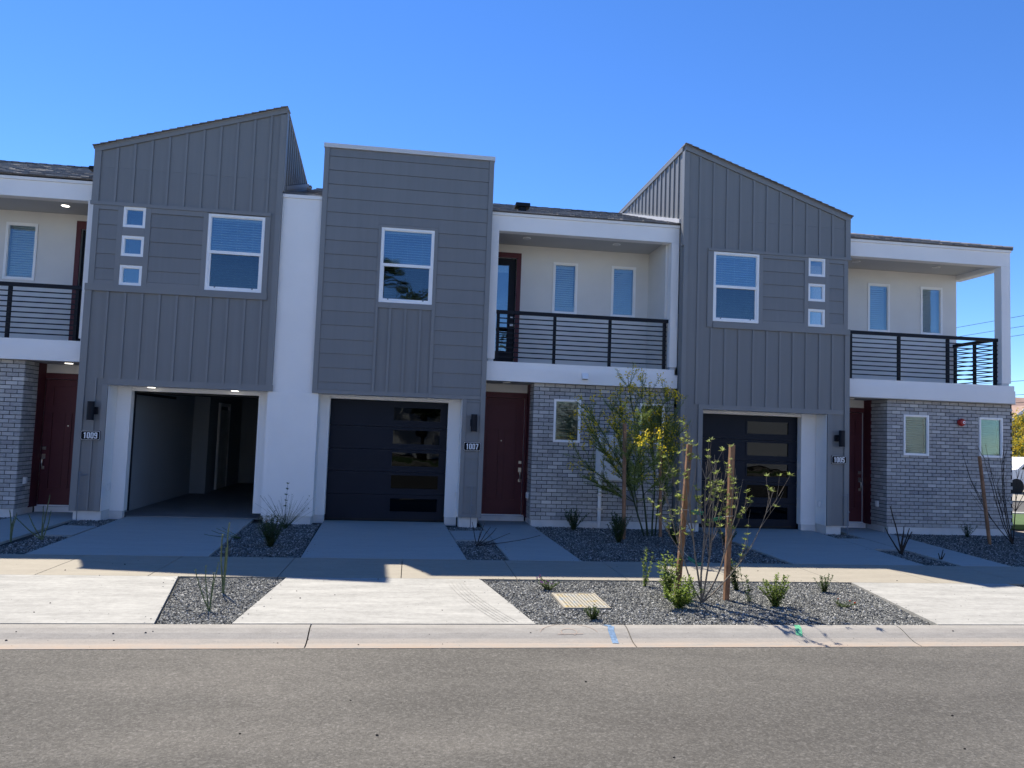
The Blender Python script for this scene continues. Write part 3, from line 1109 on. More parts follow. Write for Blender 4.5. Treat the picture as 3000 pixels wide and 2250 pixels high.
def gravel(name, P, density, size=0.0105, seed=1, mound=0.0):
    rnd = random.Random(seed)
    x0, x1 = min(p[0] for p in P), max(p[0] for p in P)
    y0, y1 = min(p[1] for p in P), max(p[1] for p in P)
    n = int((x1 - x0) * (y1 - y0) * density)
    v, f = [], []
    for _ in range(n):
        x, y = rnd.uniform(x0, x1), rnd.uniform(y0, y1)
        if not inpoly(x, y, P):
            continue
        s = size * rnd.choice((0.7, 0.9, 1.0, 1.0, 1.25, 1.6))
        z = -0.030 + rnd.uniform(0, 0.010) + 0.012 * noise.noise(Vector((x * 2.1, y * 2.1, 0)))
        q = Matrix.Rotation(rnd.uniform(0, 6.28), 3, 'Z') @ Matrix.Rotation(rnd.uniform(-0.9, 0.9), 3, 'X')
        k = len(v)
        for d in ((1, 0, 0), (-1, 0, 0), (0, 1, 0), (0, -1, 0), (0.2, 0.1, 1), (-0.1, 0, -1)):
            p = q @ Vector((d[0] * s * rnd.uniform(0.8, 1.3), d[1] * s * rnd.uniform(0.6, 1.0), d[2] * s * rnd.uniform(0.45, 0.8)))
            v.append((x + p.x, y + p.y, z + p.z + s * 0.35))
        for t in ((0, 2, 4), (2, 1, 4), (1, 3, 4), (3, 0, 4), (2, 0, 5), (1, 2, 5), (3, 1, 5), (0, 3, 5)):
            f.append((k + t[0], k + t[1], k + t[2]))
    for i in range(len(P)):
        a, c = P[i], P[(i + 1) % len(P)]
        L_ = math.hypot(c[0] - a[0], c[1] - a[1])
        nx, ny = (c[1] - a[1]) / L_, -(c[0] - a[0]) / L_
        m_ = Vector(((sum(p[0] for p in P) / len(P)) - a[0], (sum(p[1] for p in P) / len(P)) - a[1]))
        if m_.x * nx + m_.y * ny > 0:
            nx, ny = -nx, -ny
        for _ in range(int(L_ * 9)):
            t = rnd.random()
            d = rnd.random() ** 2.5 * 0.16
            x, y = a[0] + (c[0] - a[0]) * t + nx * d, a[1] + (c[1] - a[1]) * t + ny * d
            if y < -7.0 or y > -0.1:
                continue
            s = size * rnd.choice((0.45, 0.6, 0.8))
            k = len(v)
            for dd in ((1, 0, 0), (-1, 0, 0), (0, 1, 0), (0, -1, 0), (0.2, 0.1, 1), (-0.1, 0, -1)):
                v.append((x + dd[0] * s * rnd.uniform(.8, 1.2), y + dd[1] * s * rnd.uniform(.7, 1.1), 0.003 + s * 0.4 + dd[2] * s * 0.5))
            for q_ in ((0, 2, 4), (2, 1, 4), (1, 3, 4), (3, 0, 4), (2, 0, 5), (1, 2, 5), (3, 1, 5), (0, 3, 5)):
                f.append((k + q_[0], k + q_[1], k + q_[2]))
    return tag(mesh_obj(name, v, f, 'gravel_stone'), kind='stuff')


gravel('gravel', [(-2.56, -4.885), (-1.39, -4.885), (-1.53, -6.97), (-2.15, -6.97)], 6400, seed=1)
gravel('gravel', [(0.93, -4.885), (5.74, -4.885), (5.37, -6.97), (1.27, -6.97)], 6400, seed=2)
gravel('gravel', [(8.02, -4.885), (10.5, -4.885), (10.5, -6.97), (8.48, -6.97)], 1800, seed=3)
gravel('gravel', [(-2.82, 0.04), (-1.58, 0.04), (-1.42, -3.545), (-2.58, -3.545)], 2600, seed=4)
gravel('gravel', [(-5.56, -0.74), (-5.11, -0.80), (-5.11, 0.10), (-5.85, 0.10)], 2600, seed=5)
gravel('gravel', [(-5.54, -3.545), (-4.90, -3.545), (-5.0, -1.90), (-5.48, -1.92)], 2600, seed=6)
gravel('gravel', [(0.73, 0.1), (1.38, 0.1), (1.39, -0.50), (0.75, -0.58)], 2600, seed=7)
gravel('gravel', [(0.81, -1.74), (1.41, -1.70), (1.44, -3.545), (0.87, -3.545)], 2600, seed=8)
gravel('gravel', [(2.40, 0.28), (5.2, 0.28), (5.22, -0.02), (5.70, -0.02), (5.67, -3.545), (2.51, -3.545)], 2200, seed=9)
gravel('gravel', [(8.18, 0.0), (8.76, 0.0), (8.67, -0.67), (8.12, -0.69)], 2000, seed=10)
gravel('gravel', [(7.98, -2.02), (8.53, -2.05), (8.41, -3.545), (7.83, -3.545)], 2000, seed=11)
gravel('gravel', [(9.88, 0.28), (13.5, 0.28), (13.5, -3.545), (9.30, -3.545)], 1500, seed=12)
gravel('gravel', [(-8.6, -3.545), (-6.78, -3.545), (-6.9, 0.25), (-8.6, 0.25)], 1200, seed=13)

# ------------------------------------------------------------------ the three townhouses
# ===== 1009 =====
H9 = empty('townhouse', (-5.2, 4.5, 0))
tag(H9, 'leftmost grey and white townhouse with open garage and sloping roof peak at its right', 'townhouse', 'townhouses in one row')
H7 = empty('townhouse', (0.8, 4.5, 0))
tag(H7, 'middle townhouse with flat topped grey tower of horizontal boards and closed garage', 'townhouse', 'townhouses in one row')
H5 = empty('townhouse', (9.0, 4.5, 0))
tag(H5, 'end townhouse at the corner with roof peak on the left and wraparound balcony railing', 'townhouse', 'townhouses in one row')


def shell(h, x0, x1, gar=None):
    """party walls, back wall, floors: what closes the rooms behind the windows"""
    box('party_wall', x0, x0 + 0.1, 1.75, 9.2, -0.05, 6.0, 'stucco_warm', h)
    box('party_wall', x1 - 0.1, x1, 1.75, 9.2, -0.05, 6.0, 'stucco_warm', h)
    box('rear_wall', x0, x1, 9.21, 9.35, -0.05, 6.0, 'stucco_warm', h)
    box('upper_floor', x0 + 0.11, x1 - 0.11, 0.62, 9.2, 2.82, 3.02, 'drywall', h)
    box('attic_floor', x0 + 0.11, x1 - 0.11, 1.75, 9.2, 5.85, 5.95, 'drywall', h)


shell(H9, -12.4, -2.50)
shell(H7, -2.49, 5.20)
shell(H5, 5.21, 12.39)


def sq_windows(h, xa, xb, rows, yy=0.0):
    for za, zb in rows:
        window(h, xa, xb, za, zb, yy, 'fixed', blind=False, fwid=0.042)


# -- tower of 1009
wA = (-3.83, -2.83, 4.17, 5.58)
sqA = [(-5.295, -4.915, 5.225, 5.60), (-5.295, -4.915, 4.70, 5.07), (-5.295, -4.915, 4.17, 4.535)]
T9 = gridwall('siding_wall', 'x', -5.80, -2.55, 2.38, 6.3, 0.0, 0.14, [wA] + sqA, 'siding', H9)
poly_prism('gable_wall', [(-5.845, 6.302), (-2.555, 6.302), (-2.555, 7.69), (-5.845, 6.65)], 0.0, 0.12, 'siding', T9)
box('siding_leg', -5.845, -5.352, 0.0, 0.54, 0.15, 2.379, 'siding', H9)
batx9 = [-5.465, -5.17, -4.88, -4.585, -4.29, -3.995, -3.70, -3.41, -3.11, -2.82]


def ztop9(x):
    return 6.65 + (x + 5.85) * (7.69 - 6.65) / 3.3


# sloping rake board and battens of the peak
poly_prism('rake_board', [(-5.85, 6.555), (-2.55, 7.585), (-2.55, 7.70), (-5.85, 6.66)], -0.034, -0.0015, 'siding_trim', T9)
for x in batx9:
    batten(T9, x, 5.665, ztop9(x) - 0.105)
trim(T9, -5.85, -5.735, 5.665, 6.585)
trim(T9, -2.655, -2.55, 5.665, 7.545)
trim(T9, -5.86, -2.735, 5.60, 5.664, -0.045)
# middle band
box('panel_backing', -5.80, -2.735, -0.004, -0.0005, 4.17, 5.60, 'siding', T9) if False else None
L9 = [5.25, 4.985, 4.72, 4.455]
boards(T9, -5.71, -5.385, 4.245, 5.52, -0.022, L9)
boards(T9, -4.82, -3.915, 4.245, 5.505, -0.022, L9)
trim(T9, -5.81, -5.712, 4.17, 5.598)
trim(T9, -5.383, -5.297, 4.17, 5.598)
trim(T9, -5.71, -5.385, 5.522, 5.598)
trim(T9, -5.71, -5.385, 4.17, 4.243)
trim(T9, -5.295, -4.915, 5.072, 5.223)
trim(T9, -5.295, -4.915, 4.537, 4.698)
trim(T9, -4.913, -4.822, 4.17, 5.598)
trim(T9, -4.82, -3.915, 5.507, 5.598)
trim(T9, -4.82, -3.915, 4.17, 4.243)
trim(T9, -3.913, -3.832, 4.17, 5.598)
trim(T9, -2.828, -2.735, 4.17, 5.598)
trim(T9, -5.85, -2.72, 4.045, 4.168, -0.045)
trim(T9, -2.655, -2.55, 2.49, 5.663, -0.028)
for x in batx9:
    if x > -5.40:
        batten(T9, x, 2.492, 4.043)
batten(T9, -5.465, 2.492, 4.043)
trim(T9, -5.85, -5.735, 0.15, 4.043)
trim(T9, -5.352, -2.53, 2.378, 2.490)
trim(T9, -5.445, -5.352, 0.15, 2.377)
batten(T9, -5.56, 0.15, 2.49, w=0.03)
window(H9, *wA, 0.0, 'hung', R(30))
sq_windows(H9, -5.295, -4.915, [(5.225, 5.60), (4.70, 5.07), (4.17, 4.535)])
# upper side wall and sloping roof of the peak
y1s, z1s = 2.9, 7.15
S9 = mesh_obj('side_wall', [(-2.555, 0.121, 6.0), (-2.555, 0.121, 7.665), (-2.555, y1s, z1s), (-2.555, y1s, 6.9), (-2.655, 0.121, 6.0), (-2.655, 0.121, 7.63), (-2.655, y1s, z1s - 0.03), (-2.655, y1s, 6.9)],
              [(0, 3, 2, 1), (4, 5, 6, 7), (0, 1, 5, 4), (1, 2, 6, 5), (2, 3, 7, 6), (3, 0, 4, 7)], 'siding', H9)
for k in range(11):
    y = 0.30 + k * 0.235
    zt = 7.665 - (y - 0.12) * (7.665 - z1s) / (y1s - 0.12) - 0.05
    zb = 6.20 + (y - 0.2) * 0.348 + 0.075
    if zt > zb + 0.03:
        box('batten', -2.553, -2.531, y - 0.021, y + 0.021, zb, zt, 'siding_trim', S9)
for (dz0, dz1, nm, pr) in ((-0.01, 0.07, 'flashing', 0.035),):
    mesh_obj(nm, [(-2.554, 0.2, 6.20 + dz0), (-2.554, 0.2, 6.20 + dz1), (-2.554, 2.9, 7.14 + dz1), (-2.554, 2.9, 7.14 + dz0),
                  (-2.554 + pr, 0.2, 6.20 + dz0), (-2.554 + pr, 0.2, 6.20 + dz1), (-2.554 + pr, 2.9, 7.14 + dz1), (-2.554 + pr, 2.9, 7.14 + dz0)],
             [(0, 1, 2, 3), (7, 6, 5, 4), (0, 4, 5, 1), (1, 5, 6, 2), (2, 6, 7, 3), (3, 7, 4, 0)], 'siding', S9)
box('rake_trim', -2.553, -2.528, -0.03, 0.10, 6.10, 7.60, 'siding_trim', S9)


def tower_roof(h, apex, eave, back_apex, back_eave, rows_dir):
    th = 0.020
    v = [apex, eave, back_eave, back_apex]
    v2 = [(a, b, c + 0.004) for a, b, c in v]
    v3 = [(a, b, c + 0.004 + th) for a, b, c in v]
    ro = mesh_obj('peak_roof', v2 + v3, [(0, 1, 2, 3), (7, 6, 5, 4), (0, 4, 5, 1), (1, 5, 6, 2), (2, 6, 7, 3), (3, 7, 4, 0)], 'shingle', h)
    n = 26
    for i in range(n):
        t0, t1 = i / n, (i + 1) / n
        A0 = [eave[k] + (apex[k] - eave[k]) * t0 for k in range(3)]
        A1 = [eave[k] + (apex[k] - eave[k]) * t1 for k in range(3)]
        zt = 0.026
        mesh_obj('shingle', [(A0[0], A0[1] - 0.045, A0[2] + zt), (A1[0], A1[1] - 0.045, A1[2] + zt), (A1[0], A1[1] + 0.3, A1[2] + zt), (A0[0], A0[1] + 0.3, A0[2] + zt),
                             (A0[0], A0[1] - 0.045, A0[2] + zt + 0.020), (A1[0], A1[1] - 0.045, A1[2] + zt + 0.004), (A1[0], A1[1] + 0.3, A1[2] + zt + 0.004), (A0[0], A0[1] + 0.3, A0[2] + zt + 0.020)],
                 BF, 'shingle', ro)
    return ro


tower_roof(H9, (-2.53, -0.045, 7.665), (-5.875, -0.045, 6.625), (-2.53, 2.95, 7.11), (-5.875, 2.95, 6.07), 1)

# garage of 1009, standing open
stucco(H9, -5.351, -5.10, 0.40, 0.56, 0.12, 2.379, 'jamb_wall')
stucco(H9, -2.845, -2.621, 0.40, 0.56, 0.12, 2.379, 'jamb_wall')
stucco(H9, -5.098, -2.847, 0.42, 0.56, 2.305, 2.379, 'lintel')
box('jamb_lining', -5.351, -5.340, 0.004, 0.39, 0.151, 2.377, 'stucco', H9)
box('garage_soffit', -5.35, -2.62, 0.001, 0.62, 2.381, 2.42, 'stucco', H9)
box('door_track', -5.10, -5.06, 0.60, 2.9, 2.24, 2.29, 'dark_metal', H9)
box('door_track', -5.10, -5.075, 0.57, 0.60, 0.10, 2.29, 'dark_metal', H9)
box('garage_door', -5.07, -2.86, 0.66, 2.9, 2.32, 2.36, 'garage_door_paint', H9)
box('door_seal', -5.098, -2.847, 0.565, 0.60, 2.27, 2.305, 'rubber', H9)
box('garage_floor', -5.60, -2.60, 0.565, 9.2, -0.02, 0.012, 'garage_floor', H9)
box('garage_wall', -5.60, -5.32, 0.565, 5.2, 0.013, 2.81, 'drywall', H9)
box('garage_wall', -5.60, -4.95, 5.21, 5.75, 0.013, 2.81, 'drywall', H9)
box('garage_wall', -5.70, -5.0, 5.76, 9.19, 0.013, 2.81, 'drywall', H9)
box('garage_wall', -2.74, -2.60, 0.60, 9.19, 0.013, 2.81, 'drywall', H9)
box('garage_wall', -4.99, -2.75, 8.9, 9.19, 0.013, 2.81, 'drywall', H9)
id9 = empty('inner_door', (-4.97, 6.9, 0.02), H9)
box('door_leaf', -4.999, -4.96, 6.35, 7.25, 0.03, 2.10, 'stem_wall', id9)
for yy in (6.24, 7.26):
    box('casing', -4.999, -4.945, yy, yy + 0.09, 0.03, 2.19, 'vinyl', id9)
box('casing', -4.999, -4.945, 6.24, 7.35, 2.191, 2.28, 'vinyl', id9)
g = MB()
g.tube([(-4.0, 3.6, 2.81), (-4.0, 3.6, 2.50)], 0.01)
g.tube([(-4.0, 3.6, 2.50), (-4.0, 3.6, 2.47), (-4.0, 3.6, 2.36)], 0.055, 0.045, n=10)
o = g.build('bulb_lamp', 'glass_bead')
tag(o, 'small unlit bulb lamp hanging inside the open garage', 'lamp')

# entry of 1009
brick_wall(H9, -8.93, -6.89, 0.12, 2.77, 0.30, [], 130, ret=(-6.89, 0.30, 0.80, 1))
box('stem_wall', -8.9, -6.91, 0.315, 0.45, -0.06, 0.118, 'stem_wall', H9)
box('red_jamb', -6.92, -6.885, 0.81, 1.09, 0.10, 2.765, 'red_door', H9)
gridwall('entry_wall', 'x', -7.05, -5.80, 0.10, 2.77, 1.10, 1.24, [(-6.93, -6.01, 0.12, 2.49)], 'stucco', H9)
entry_door(H9, -6.90, -6.01, 0.12, 2.485, 1.135, 'left')
b = MB()
b.box(-6.92, -5.86, 1.075, 1.098, 2.49, 2.60)
b.box(-6.995, -6.905, 1.075, 1.098, 0.12, 2.60)
b.build('door_casing', 'red_door', H9)
box('door_step', -6.88, -5.86, 1.00, 1.30, -0.02, 0.10, 'stem_wall', H9)
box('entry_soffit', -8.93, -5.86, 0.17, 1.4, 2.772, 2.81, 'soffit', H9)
box('side_wall_lower', -5.845, -5.80, 0.545, 1.4, 0.0, 2.77, 'siding', H9)
# stem bits under the tower legs
box('stem_wall', -5.80, -5.34, 0.03, 0.5, -0.06, 0.149, 'stem_wall', H9)
box('stem_wall', -5.339, -5.115, 0.385, 0.5, -0.06, 0.119, 'stem_wall', H9)


def balcony(h, x0, x1, ox0, ox1, wins, door, wall_l, wall_r, side_open=False, back_r=None):
    """white frame, floor band, warm back wall with windows"""
    box('roof_beam', x0, x1, 0.22, 0.42, 5.72, 6.02, 'stucco', h)
    box('beam_cap', x0, x1 + (0.012 if side_open else 0), 0.195, 0.44, 6.022, 6.075, 'stucco', h)
    if ox0 > x0 + 0.01:
        box('column', x0, ox0, 0.22, 0.42, 3.20, 5.718, 'stucco', h)
    box('column', ox1, x1, 0.22, 0.42, 3.20, 5.718, 'stucco', h)
    for a, b in ((x0, ox0), (ox1, x1)):
        if b - a > 0.03:
            box('column_shim', a + 0.02, b - 0.02, 0.25, 0.40, 3.155, 3.199, 'stem_wall', h)
    box('balcony_band', x0 - 0.005, x1 + (0.04 if side_open else -0.005), 0.15, 0.30, 2.771, 3.035, 'stucco', h)
    box('band_cap', x0 - 0.005, x1 + (0.035 if side_open else -0.06), 0.172, 0.32, 3.037, 3.145, 'stucco', h)
    box('balcony_floor', x0, x1, 0.33, 1.54, 3.02, 3.14, 'stem_wall', h)
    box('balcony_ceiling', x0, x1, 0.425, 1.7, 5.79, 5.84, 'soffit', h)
    holes = [(a, b, 4.36 if len(w) == 2 else w[2], 5.475 if len(w) == 2 else w[3]) for w in wins for a, b in [(w[0], w[1])]]
    hl = list(holes)
    if door:
        hl.append((door[0], door[1], 3.15, 5.50))
    wl = gridwall('balcony_wall', 'x', wall_l, wall_r, 3.10, 5.788, 1.54, 1.70, hl, 'stucco_warm', h)
    for hh in holes:
        window(h, *hh, 1.54, 'fixed', R(56), 0.0, gl='glass_soft')
    return wl


balcony(H9, -8.9, -5.80, -8.7, -6.00, [(-8.02, -7.44, 4.42, 5.55)], (-6.64, -5.80), -8.9, -5.80)
railing(H9, -9.6, -6.05, 0.35, [-8.39, -7.27, -6.13])
d9 = empty('balcony_door', (-6.2, 1.54, 3.15), H9)
b = MB()
b.box(-6.73, -6.641, 1.515, 1.60, 3.15, 5.60)
b.box(-6.73, -5.81, 1.512, 1.60, 5.501, 5.66)
b.build('door_casing', 'red_door', d9)
gridwall('door_leaf', 'x', -6.635, -5.81, 3.15, 5.498, 1.60, 1.64, [(-6.48, -5.9, 3.5, 5.35)], 'dark_metal', d9)
box('glass', -6.48, -5.9, 1.615, 1.62, 3.5, 5.35, 'glass', d9)
shingle_roof(H9, -12.4, -5.86, 0.185, 6.120, 0.36, 4.5, 9.6, 4)
shingle_roof(H9, -5.84, -2.70, 3.0, 7.10, 0.36, 4.5, 9.6, 0)
box('eave_trim', -5.80, -5.79, 0.2, 1.7, 5.0, 6.0, 'siding', H9)
vt = roof_vent(H9, -6.02, 0.66, 6.33)

# ===== 1007 =====
pier = stucco(H7, -2.62, -1.715, 0.02, 0.56, 0.13, 2.379, 'pier_wall')
stucco(H7, -2.549, -1.835, 0.045, 0.30, 2.381, 6.0, 'pier_wall')
box('pier_cap', -2.552, -1.835, 0.022, 0.30, 6.002, 6.065, 'stucco', H7)
box('stem_wall', -2.59, -1.745, 0.045, 0.5, -0.06, 0.129, 'stem_wall', H7)
stucco(H7, -2.62, -1.835, 0.31, 0.56, 2.381, 2.6, 'pier_wall')
shingle_roof(H7, -2.51, -1.835, 0.14, 6.10, 0.345, 4.1, 9.6, 2)
box('pier_back', -2.50, -1.84, 0.31, 1.75, 5.9, 6.05, 'stucco', H7)
wB = (-0.71, 0.285, 4.135, 5.555)
T7 = gridwall('siding_wall', 'x', -1.83, 1.37, 2.38, 7.0, 0.0, 0.14, [wB], 'siding', H7)
box('siding_leg', 0.942, 1.37, 0.0, 0.54, 0.17, 2.379, 'siding', H7)
cap = empty('parapet_cap', (-0.23, 0.0, 7.0), H7)
box('cap_face', -1.845, 1.385, -0.045, 0.16, 7.001, 7.08, 'cap_metal', cap)
box('side_wall', -1.83, -1.72, 0.141, 5.0, 5.9, 7.0, 'siding', H7)
box('side_wall', 1.26, 1.37, 0.141, 5.0, 5.9, 7.0, 'siding', H7)
box('side_wall', -1.719, 1.259, 4.9, 5.0, 5.9, 7.0, 'siding', H7)
box('flat_roof', -1.719, 1.259, 0.141, 4.89, 6.7, 6.8, 'shingle', H7)
linesB = [6.84 - SP * k for k in range(0, 26)]
boards(T7, -1.735, 1.275, linesB[4], 6.995, -0.022, linesB[:4])
boards(T7, -0.762, 0.352, 5.605, linesB[4], -0.022, [])
boards(T7, -1.735, -0.765, 2.45, linesB[4], -0.022, linesB[5:])
boards(T7, 0.355, 1.275, 2.45, linesB[4], -0.022, linesB[5:])
trim(T7, -1.83, -1.738, 2.38, 6.999)
trim(T7, 1.278, 1.37, 0.17, 6.999)
trim(T7, -0.762, -0.712, 2.38, 5.602)
trim(T7, 0.287, 0.352, 2.38, 5.602)
trim(T7, -0.711, 0.286, 5.557, 5.602)
trim(T7, -0.711, 0.286, 4.03, 4.133)
trim(T7, -1.736, -0.764, 2.38, 2.448)
trim(T7, 0.354, 1.276, 2.38, 2.448)
trim(T7, -0.711, 0.286, 2.38, 2.460)
for x in (-0.485, -0.20, 0.08):
    batten(T7, x, 2.462, 4.028)
boards(T7, 1.022, 1.275, 0.24, 2.377, -0.022, linesB)
trim(T7, 0.942, 1.019, 0.17, 2.377)
trim(T7, 1.021, 1.276, 0.17, 0.238)
window(H7, *wB, 0.0, 'hung', R(20))
stucco(H7, -1.714, -1.545, 0.40, 0.56, 0.12, 2.379, 'jamb_wall')
stucco(H7, 0.70, 0.941, 0.40, 0.56, 0.12, 2.379, 'jamb_wall')
stucco(H7, -1.543, 0.698, 0.42, 0.56, 2.315, 2.379, 'lintel')
box('jamb_lining', 0.93, 0.941, 0.004, 0.39, 0.171, 2.377, 'stucco', H7)
box('garage_soffit', -1.712, 0.94, 0.001, 0.62, 2.381, 2.42, 'stucco', H7)
box('stem_wall', 0.705, 0.93, 0.385, 0.5, -0.06, 0.119, 'stem_wall', H7)
box('stem_wall', 0.96, 1.30, 0.03, 0.5, -0.06, 0.168, 'stem_wall', H7)
box('stem_wall', -1.744, -1.55, 0.385, 0.5, -0.06, 0.119, 'stem_wall', H7)
garage_door(H7, -1.545, 0.70, 0.575, -0.34, 0.56)
box('side_wall_lower', 1.33, 1.37, 0.545, 1.4, 0.0, 2.77, 'siding', H7)
winb7 = [(2.755, 3.29, 1.63, 2.47), (4.49, 5.00, 1.63, 2.46)]
brick_wall(H7, 2.35, 5.20, 0.12, 2.77, 0.30, winb7, 260, ret=(2.35, 0.30, 0.79, -1))
box('stem_wall', 2.375, 5.2, 0.315, 0.45, -0.06, 0.118, 'stem_wall', H7)
for i, wv in enumerate(winb7):
    window(H7, *wv, 0.30, 'fixed', R(14), 0.07 if i == 0 else 0.0, fwid=0.034, gl='glass_dim')
box('red_jamb', 2.34, 2.375, 0.80, 1.09, 0.10, 2.765, 'red_door', H7)
gridwall('entry_wall', 'x', 1.30, 2.50, 0.10, 2.77, 1.10, 1.24, [(1.38, 2.30, 0.12, 2.49)], 'stucco', H7)
entry_door(H7, 1.385, 2.295, 0.12, 2.485, 1.135, 'right')
b = MB()
b.box(1.37, 2.338, 1.075, 1.098, 2.49, 2.60)
b.box(2.298, 2.338, 1.075, 1.098, 0.12, 2.489)
b.build('door_casing', 'red_door', H7)
box('door_step', 1.375, 2.34, 1.00, 1.30, -0.02, 0.10, 'stem_wall', H7)
box('entry_soffit', 1.38, 5.2, 0.17, 1.4, 2.772, 2.81, 'soffit', H7)
balcony(H7, 1.39, 5.205, 1.54, 5.05, [(2.88, 3.42), (4.17, 4.715)], (1.42, 2.085), 1.38, 5.05)
box('balcony_side_wall', 5.00, 5.205, 0.43, 1.70, 3.145, 5.788, 'stucco_warm', H7)
railing(H7, 1.52, 5.07, 0.35, [1.60, 2.73, 3.855, 4.985])
d7 = empty('balcony_door', (1.8, 1.54, 3.15), H7)
b = MB()
b.box(2.086, 2.18, 1.515, 1.60, 3.15, 5.60)
b.box(1.39, 2.18, 1.512, 1.60, 5.501, 5.61)
b.build('door_casing', 'red_door', d7)
gridwall('door_leaf', 'x', 1.39, 2.083, 3.15, 5.498, 1.60, 1.64, [(1.42, 1.93, 3.5, 5.35)], 'dark_metal', d7)
box('glass', 1.42, 1.93, 1.615, 1.62, 3.5, 5.35, 'glass', d7)
box('shade', 1.43, 1.92, 1.65, 1.66, 5.2, 5.36, 'blind', d7)
box('deadbolt', 1.995, 2.045, 1.580, 1.599, 4.205, 4.245, 'vinyl', d7)
box('door_handle', 1.985, 2.055, 1.570, 1.599, 4.045, 4.085, 'vinyl', d7)
shingle_roof(H7, 1.372, 5.213, 0.185, 6.100, 0.335, 4.5, 9.6, 5)
roof_vent(H7, 2.03, 0.62, 6.25)
box('attic_front', 1.39, 5.2, 0.43, 0.60, 5.85, 6.05, 'stucco', H7)
fv = empty('overflow_scupper', (3.31, 0.1, 2.87), H7)
b = MB()
b.add([(3.255, 0.149, 2.995), (3.375, 0.149, 2.995), (3.375, 0.149, 2.875), (3.255, 0.149, 2.875),
       (3.255, 0.12, 2.99), (3.375, 0.12, 2.99), (3.375, 0.06, 2.875), (3.255, 0.06, 2.875)], [(3, 2, 1, 0), (4, 5, 6, 7), (0, 1, 5, 4), (1, 2, 6, 5), (3, 0, 4, 7)])
b.build('hood', 'vinyl', fv)
box('screen', 3.265, 3.365, 0.07, 0.148, 2.868, 2.874, 'dark_metal', fv)

# ===== 1005 =====
wC = (5.84, 6.805, 4.14, 5.54)
sqC = [(7.858, 8.225, 5.17, 5.545), (7.858, 8.225, 4.66, 5.02), (7.858, 8.225, 4.14, 4.50)]
T5 = gridwall('siding_wall', 'x', 5.215, 8.72, 2.38, 6.2, 0.0, 0.14, [wC] + sqC, 'siding', H5)
poly_prism('gable_wall', [(5.22, 6.202), (8.765, 6.202), (8.765, 6.45), (5.22, 7.66)], 0.0, 0.12, 'siding', T5)
box('siding_leg', 5.217, 5.67, 0.0, 0.54, 0.15, 2.379, 'siding', H5)
box('siding_leg', 8.302, 8.765, 0.0, 0.54, 0.15, 2.379, 'siding', H5)
poly_prism('rake_board', [(5.215, 7.56), (8.77, 6.345), (8.77, 6.46), (5.215, 7.67)], -0.034, -0.0015, 'siding_trim', T5)


def ztop5(x):
    return 7.66 - (x - 5.215) * (7.66 - 6.45) / 3.555


batx5 = [5.53, 5.82, 6.105, 6.39, 6.675, 6.955, 7.24, 7.53, 7.815, 8.10, 8.385]
for x in batx5:
    z0 = 5.605 if x > 5.7 else 2.47
    batten(T5, x, z0, ztop5(x) - 0.108)
trim(T5, 5.215, 5.30, 0.15, 7.52)
trim(T5, 8.665, 8.77, 5.58, 6.40)
trim(T5, 5.722, 8.78, 5.548, 5.603, -0.045)
L5 = [5.21, 4.945, 4.69, 4.43]
boards(T5, 6.885, 7.77, 4.20, 5.47, -0.022, L5)
boards(T5, 8.312, 8.63, 4.22, 5.46, -0.022, L5)
trim(T5, 5.722, 5.838, 4.02, 5.546)
trim(T5, 6.807, 6.883, 4.125, 5.546)
trim(T5, 6.885, 7.77, 5.472, 5.546)
trim(T5, 6.885, 7.77, 4.125, 4.198)
trim(T5, 7.772, 7.856, 4.125, 5.546)
trim(T5, 7.858, 8.225, 5.022, 5.168)
trim(T5, 7.858, 8.225, 4.502, 4.658)
trim(T5, 8.227, 8.31, 4.125, 5.546)
trim(T5, 8.312, 8.63, 5.462, 5.546)
trim(T5, 8.312, 8.63, 4.125, 4.218)
trim(T5, 8.632, 8.72, 4.125, 5.546)
trim(T5, 5.84, 8.765, 4.005, 4.123, -0.045)
for x in (5.82, 6.11, 6.40, 6.70, 6.99, 7.27, 7.55, 7.83, 8.12, 8.40):
    batten(T5, x, 2.472, 4.003)
trim(T5, 8.665, 8.77, 0.15, 4.003)
trim(T5, 5.58, 8.64, 2.378, 2.470)
trim(T5, 5.58, 5.672, 0.15, 2.376)
trim(T5, 8.302, 8.39, 0.15, 2.376)
window(H5, *wC, 0.0, 'hung', R(24))
sq_windows(H5, 7.858, 8.225, [(5.17, 5.545), (4.66, 5.02), (4.14, 4.50)])
for k in range(2):
    z = (5.1, 4.58)[k] - 0.4
    box('curtain_panel', 7.93, 8.02, 0.10, 0.11, z - 0.05, z + 0.33, 'blind', H5)
S5 = mesh_obj('side_wall', [(5.22, 0.121, 5.9), (5.22, 0.121, 7.62), (5.22, 5.0, 7.66), (5.22, 5.0, 7.4), (5.32, 0.121, 5.9), (5.32, 0.121, 7.6), (5.32, 5.0, 7.64), (5.32, 5.0, 7.4)],
              [(0, 1, 2, 3), (7, 6, 5, 4), (0, 4, 5, 1), (1, 5, 6, 2), (2, 6, 7, 3), (3, 7, 4, 0)], 'siding', H5)
box('side_wall', 5.22, 5.32, 0.121, 0.22, 0.15, 5.899, 'siding', H5)
for k in range(17):
    y = 0.36 + k * 0.275
    zt = 7.575
    zb = 6.13 + (y - 0.2) * 0.335 + 0.085
    if zt > zb + 0.04:
        box('batten', 5.196, 5.2195, y - 0.021, y + 0.021, zb, zt, 'siding_trim', S5)
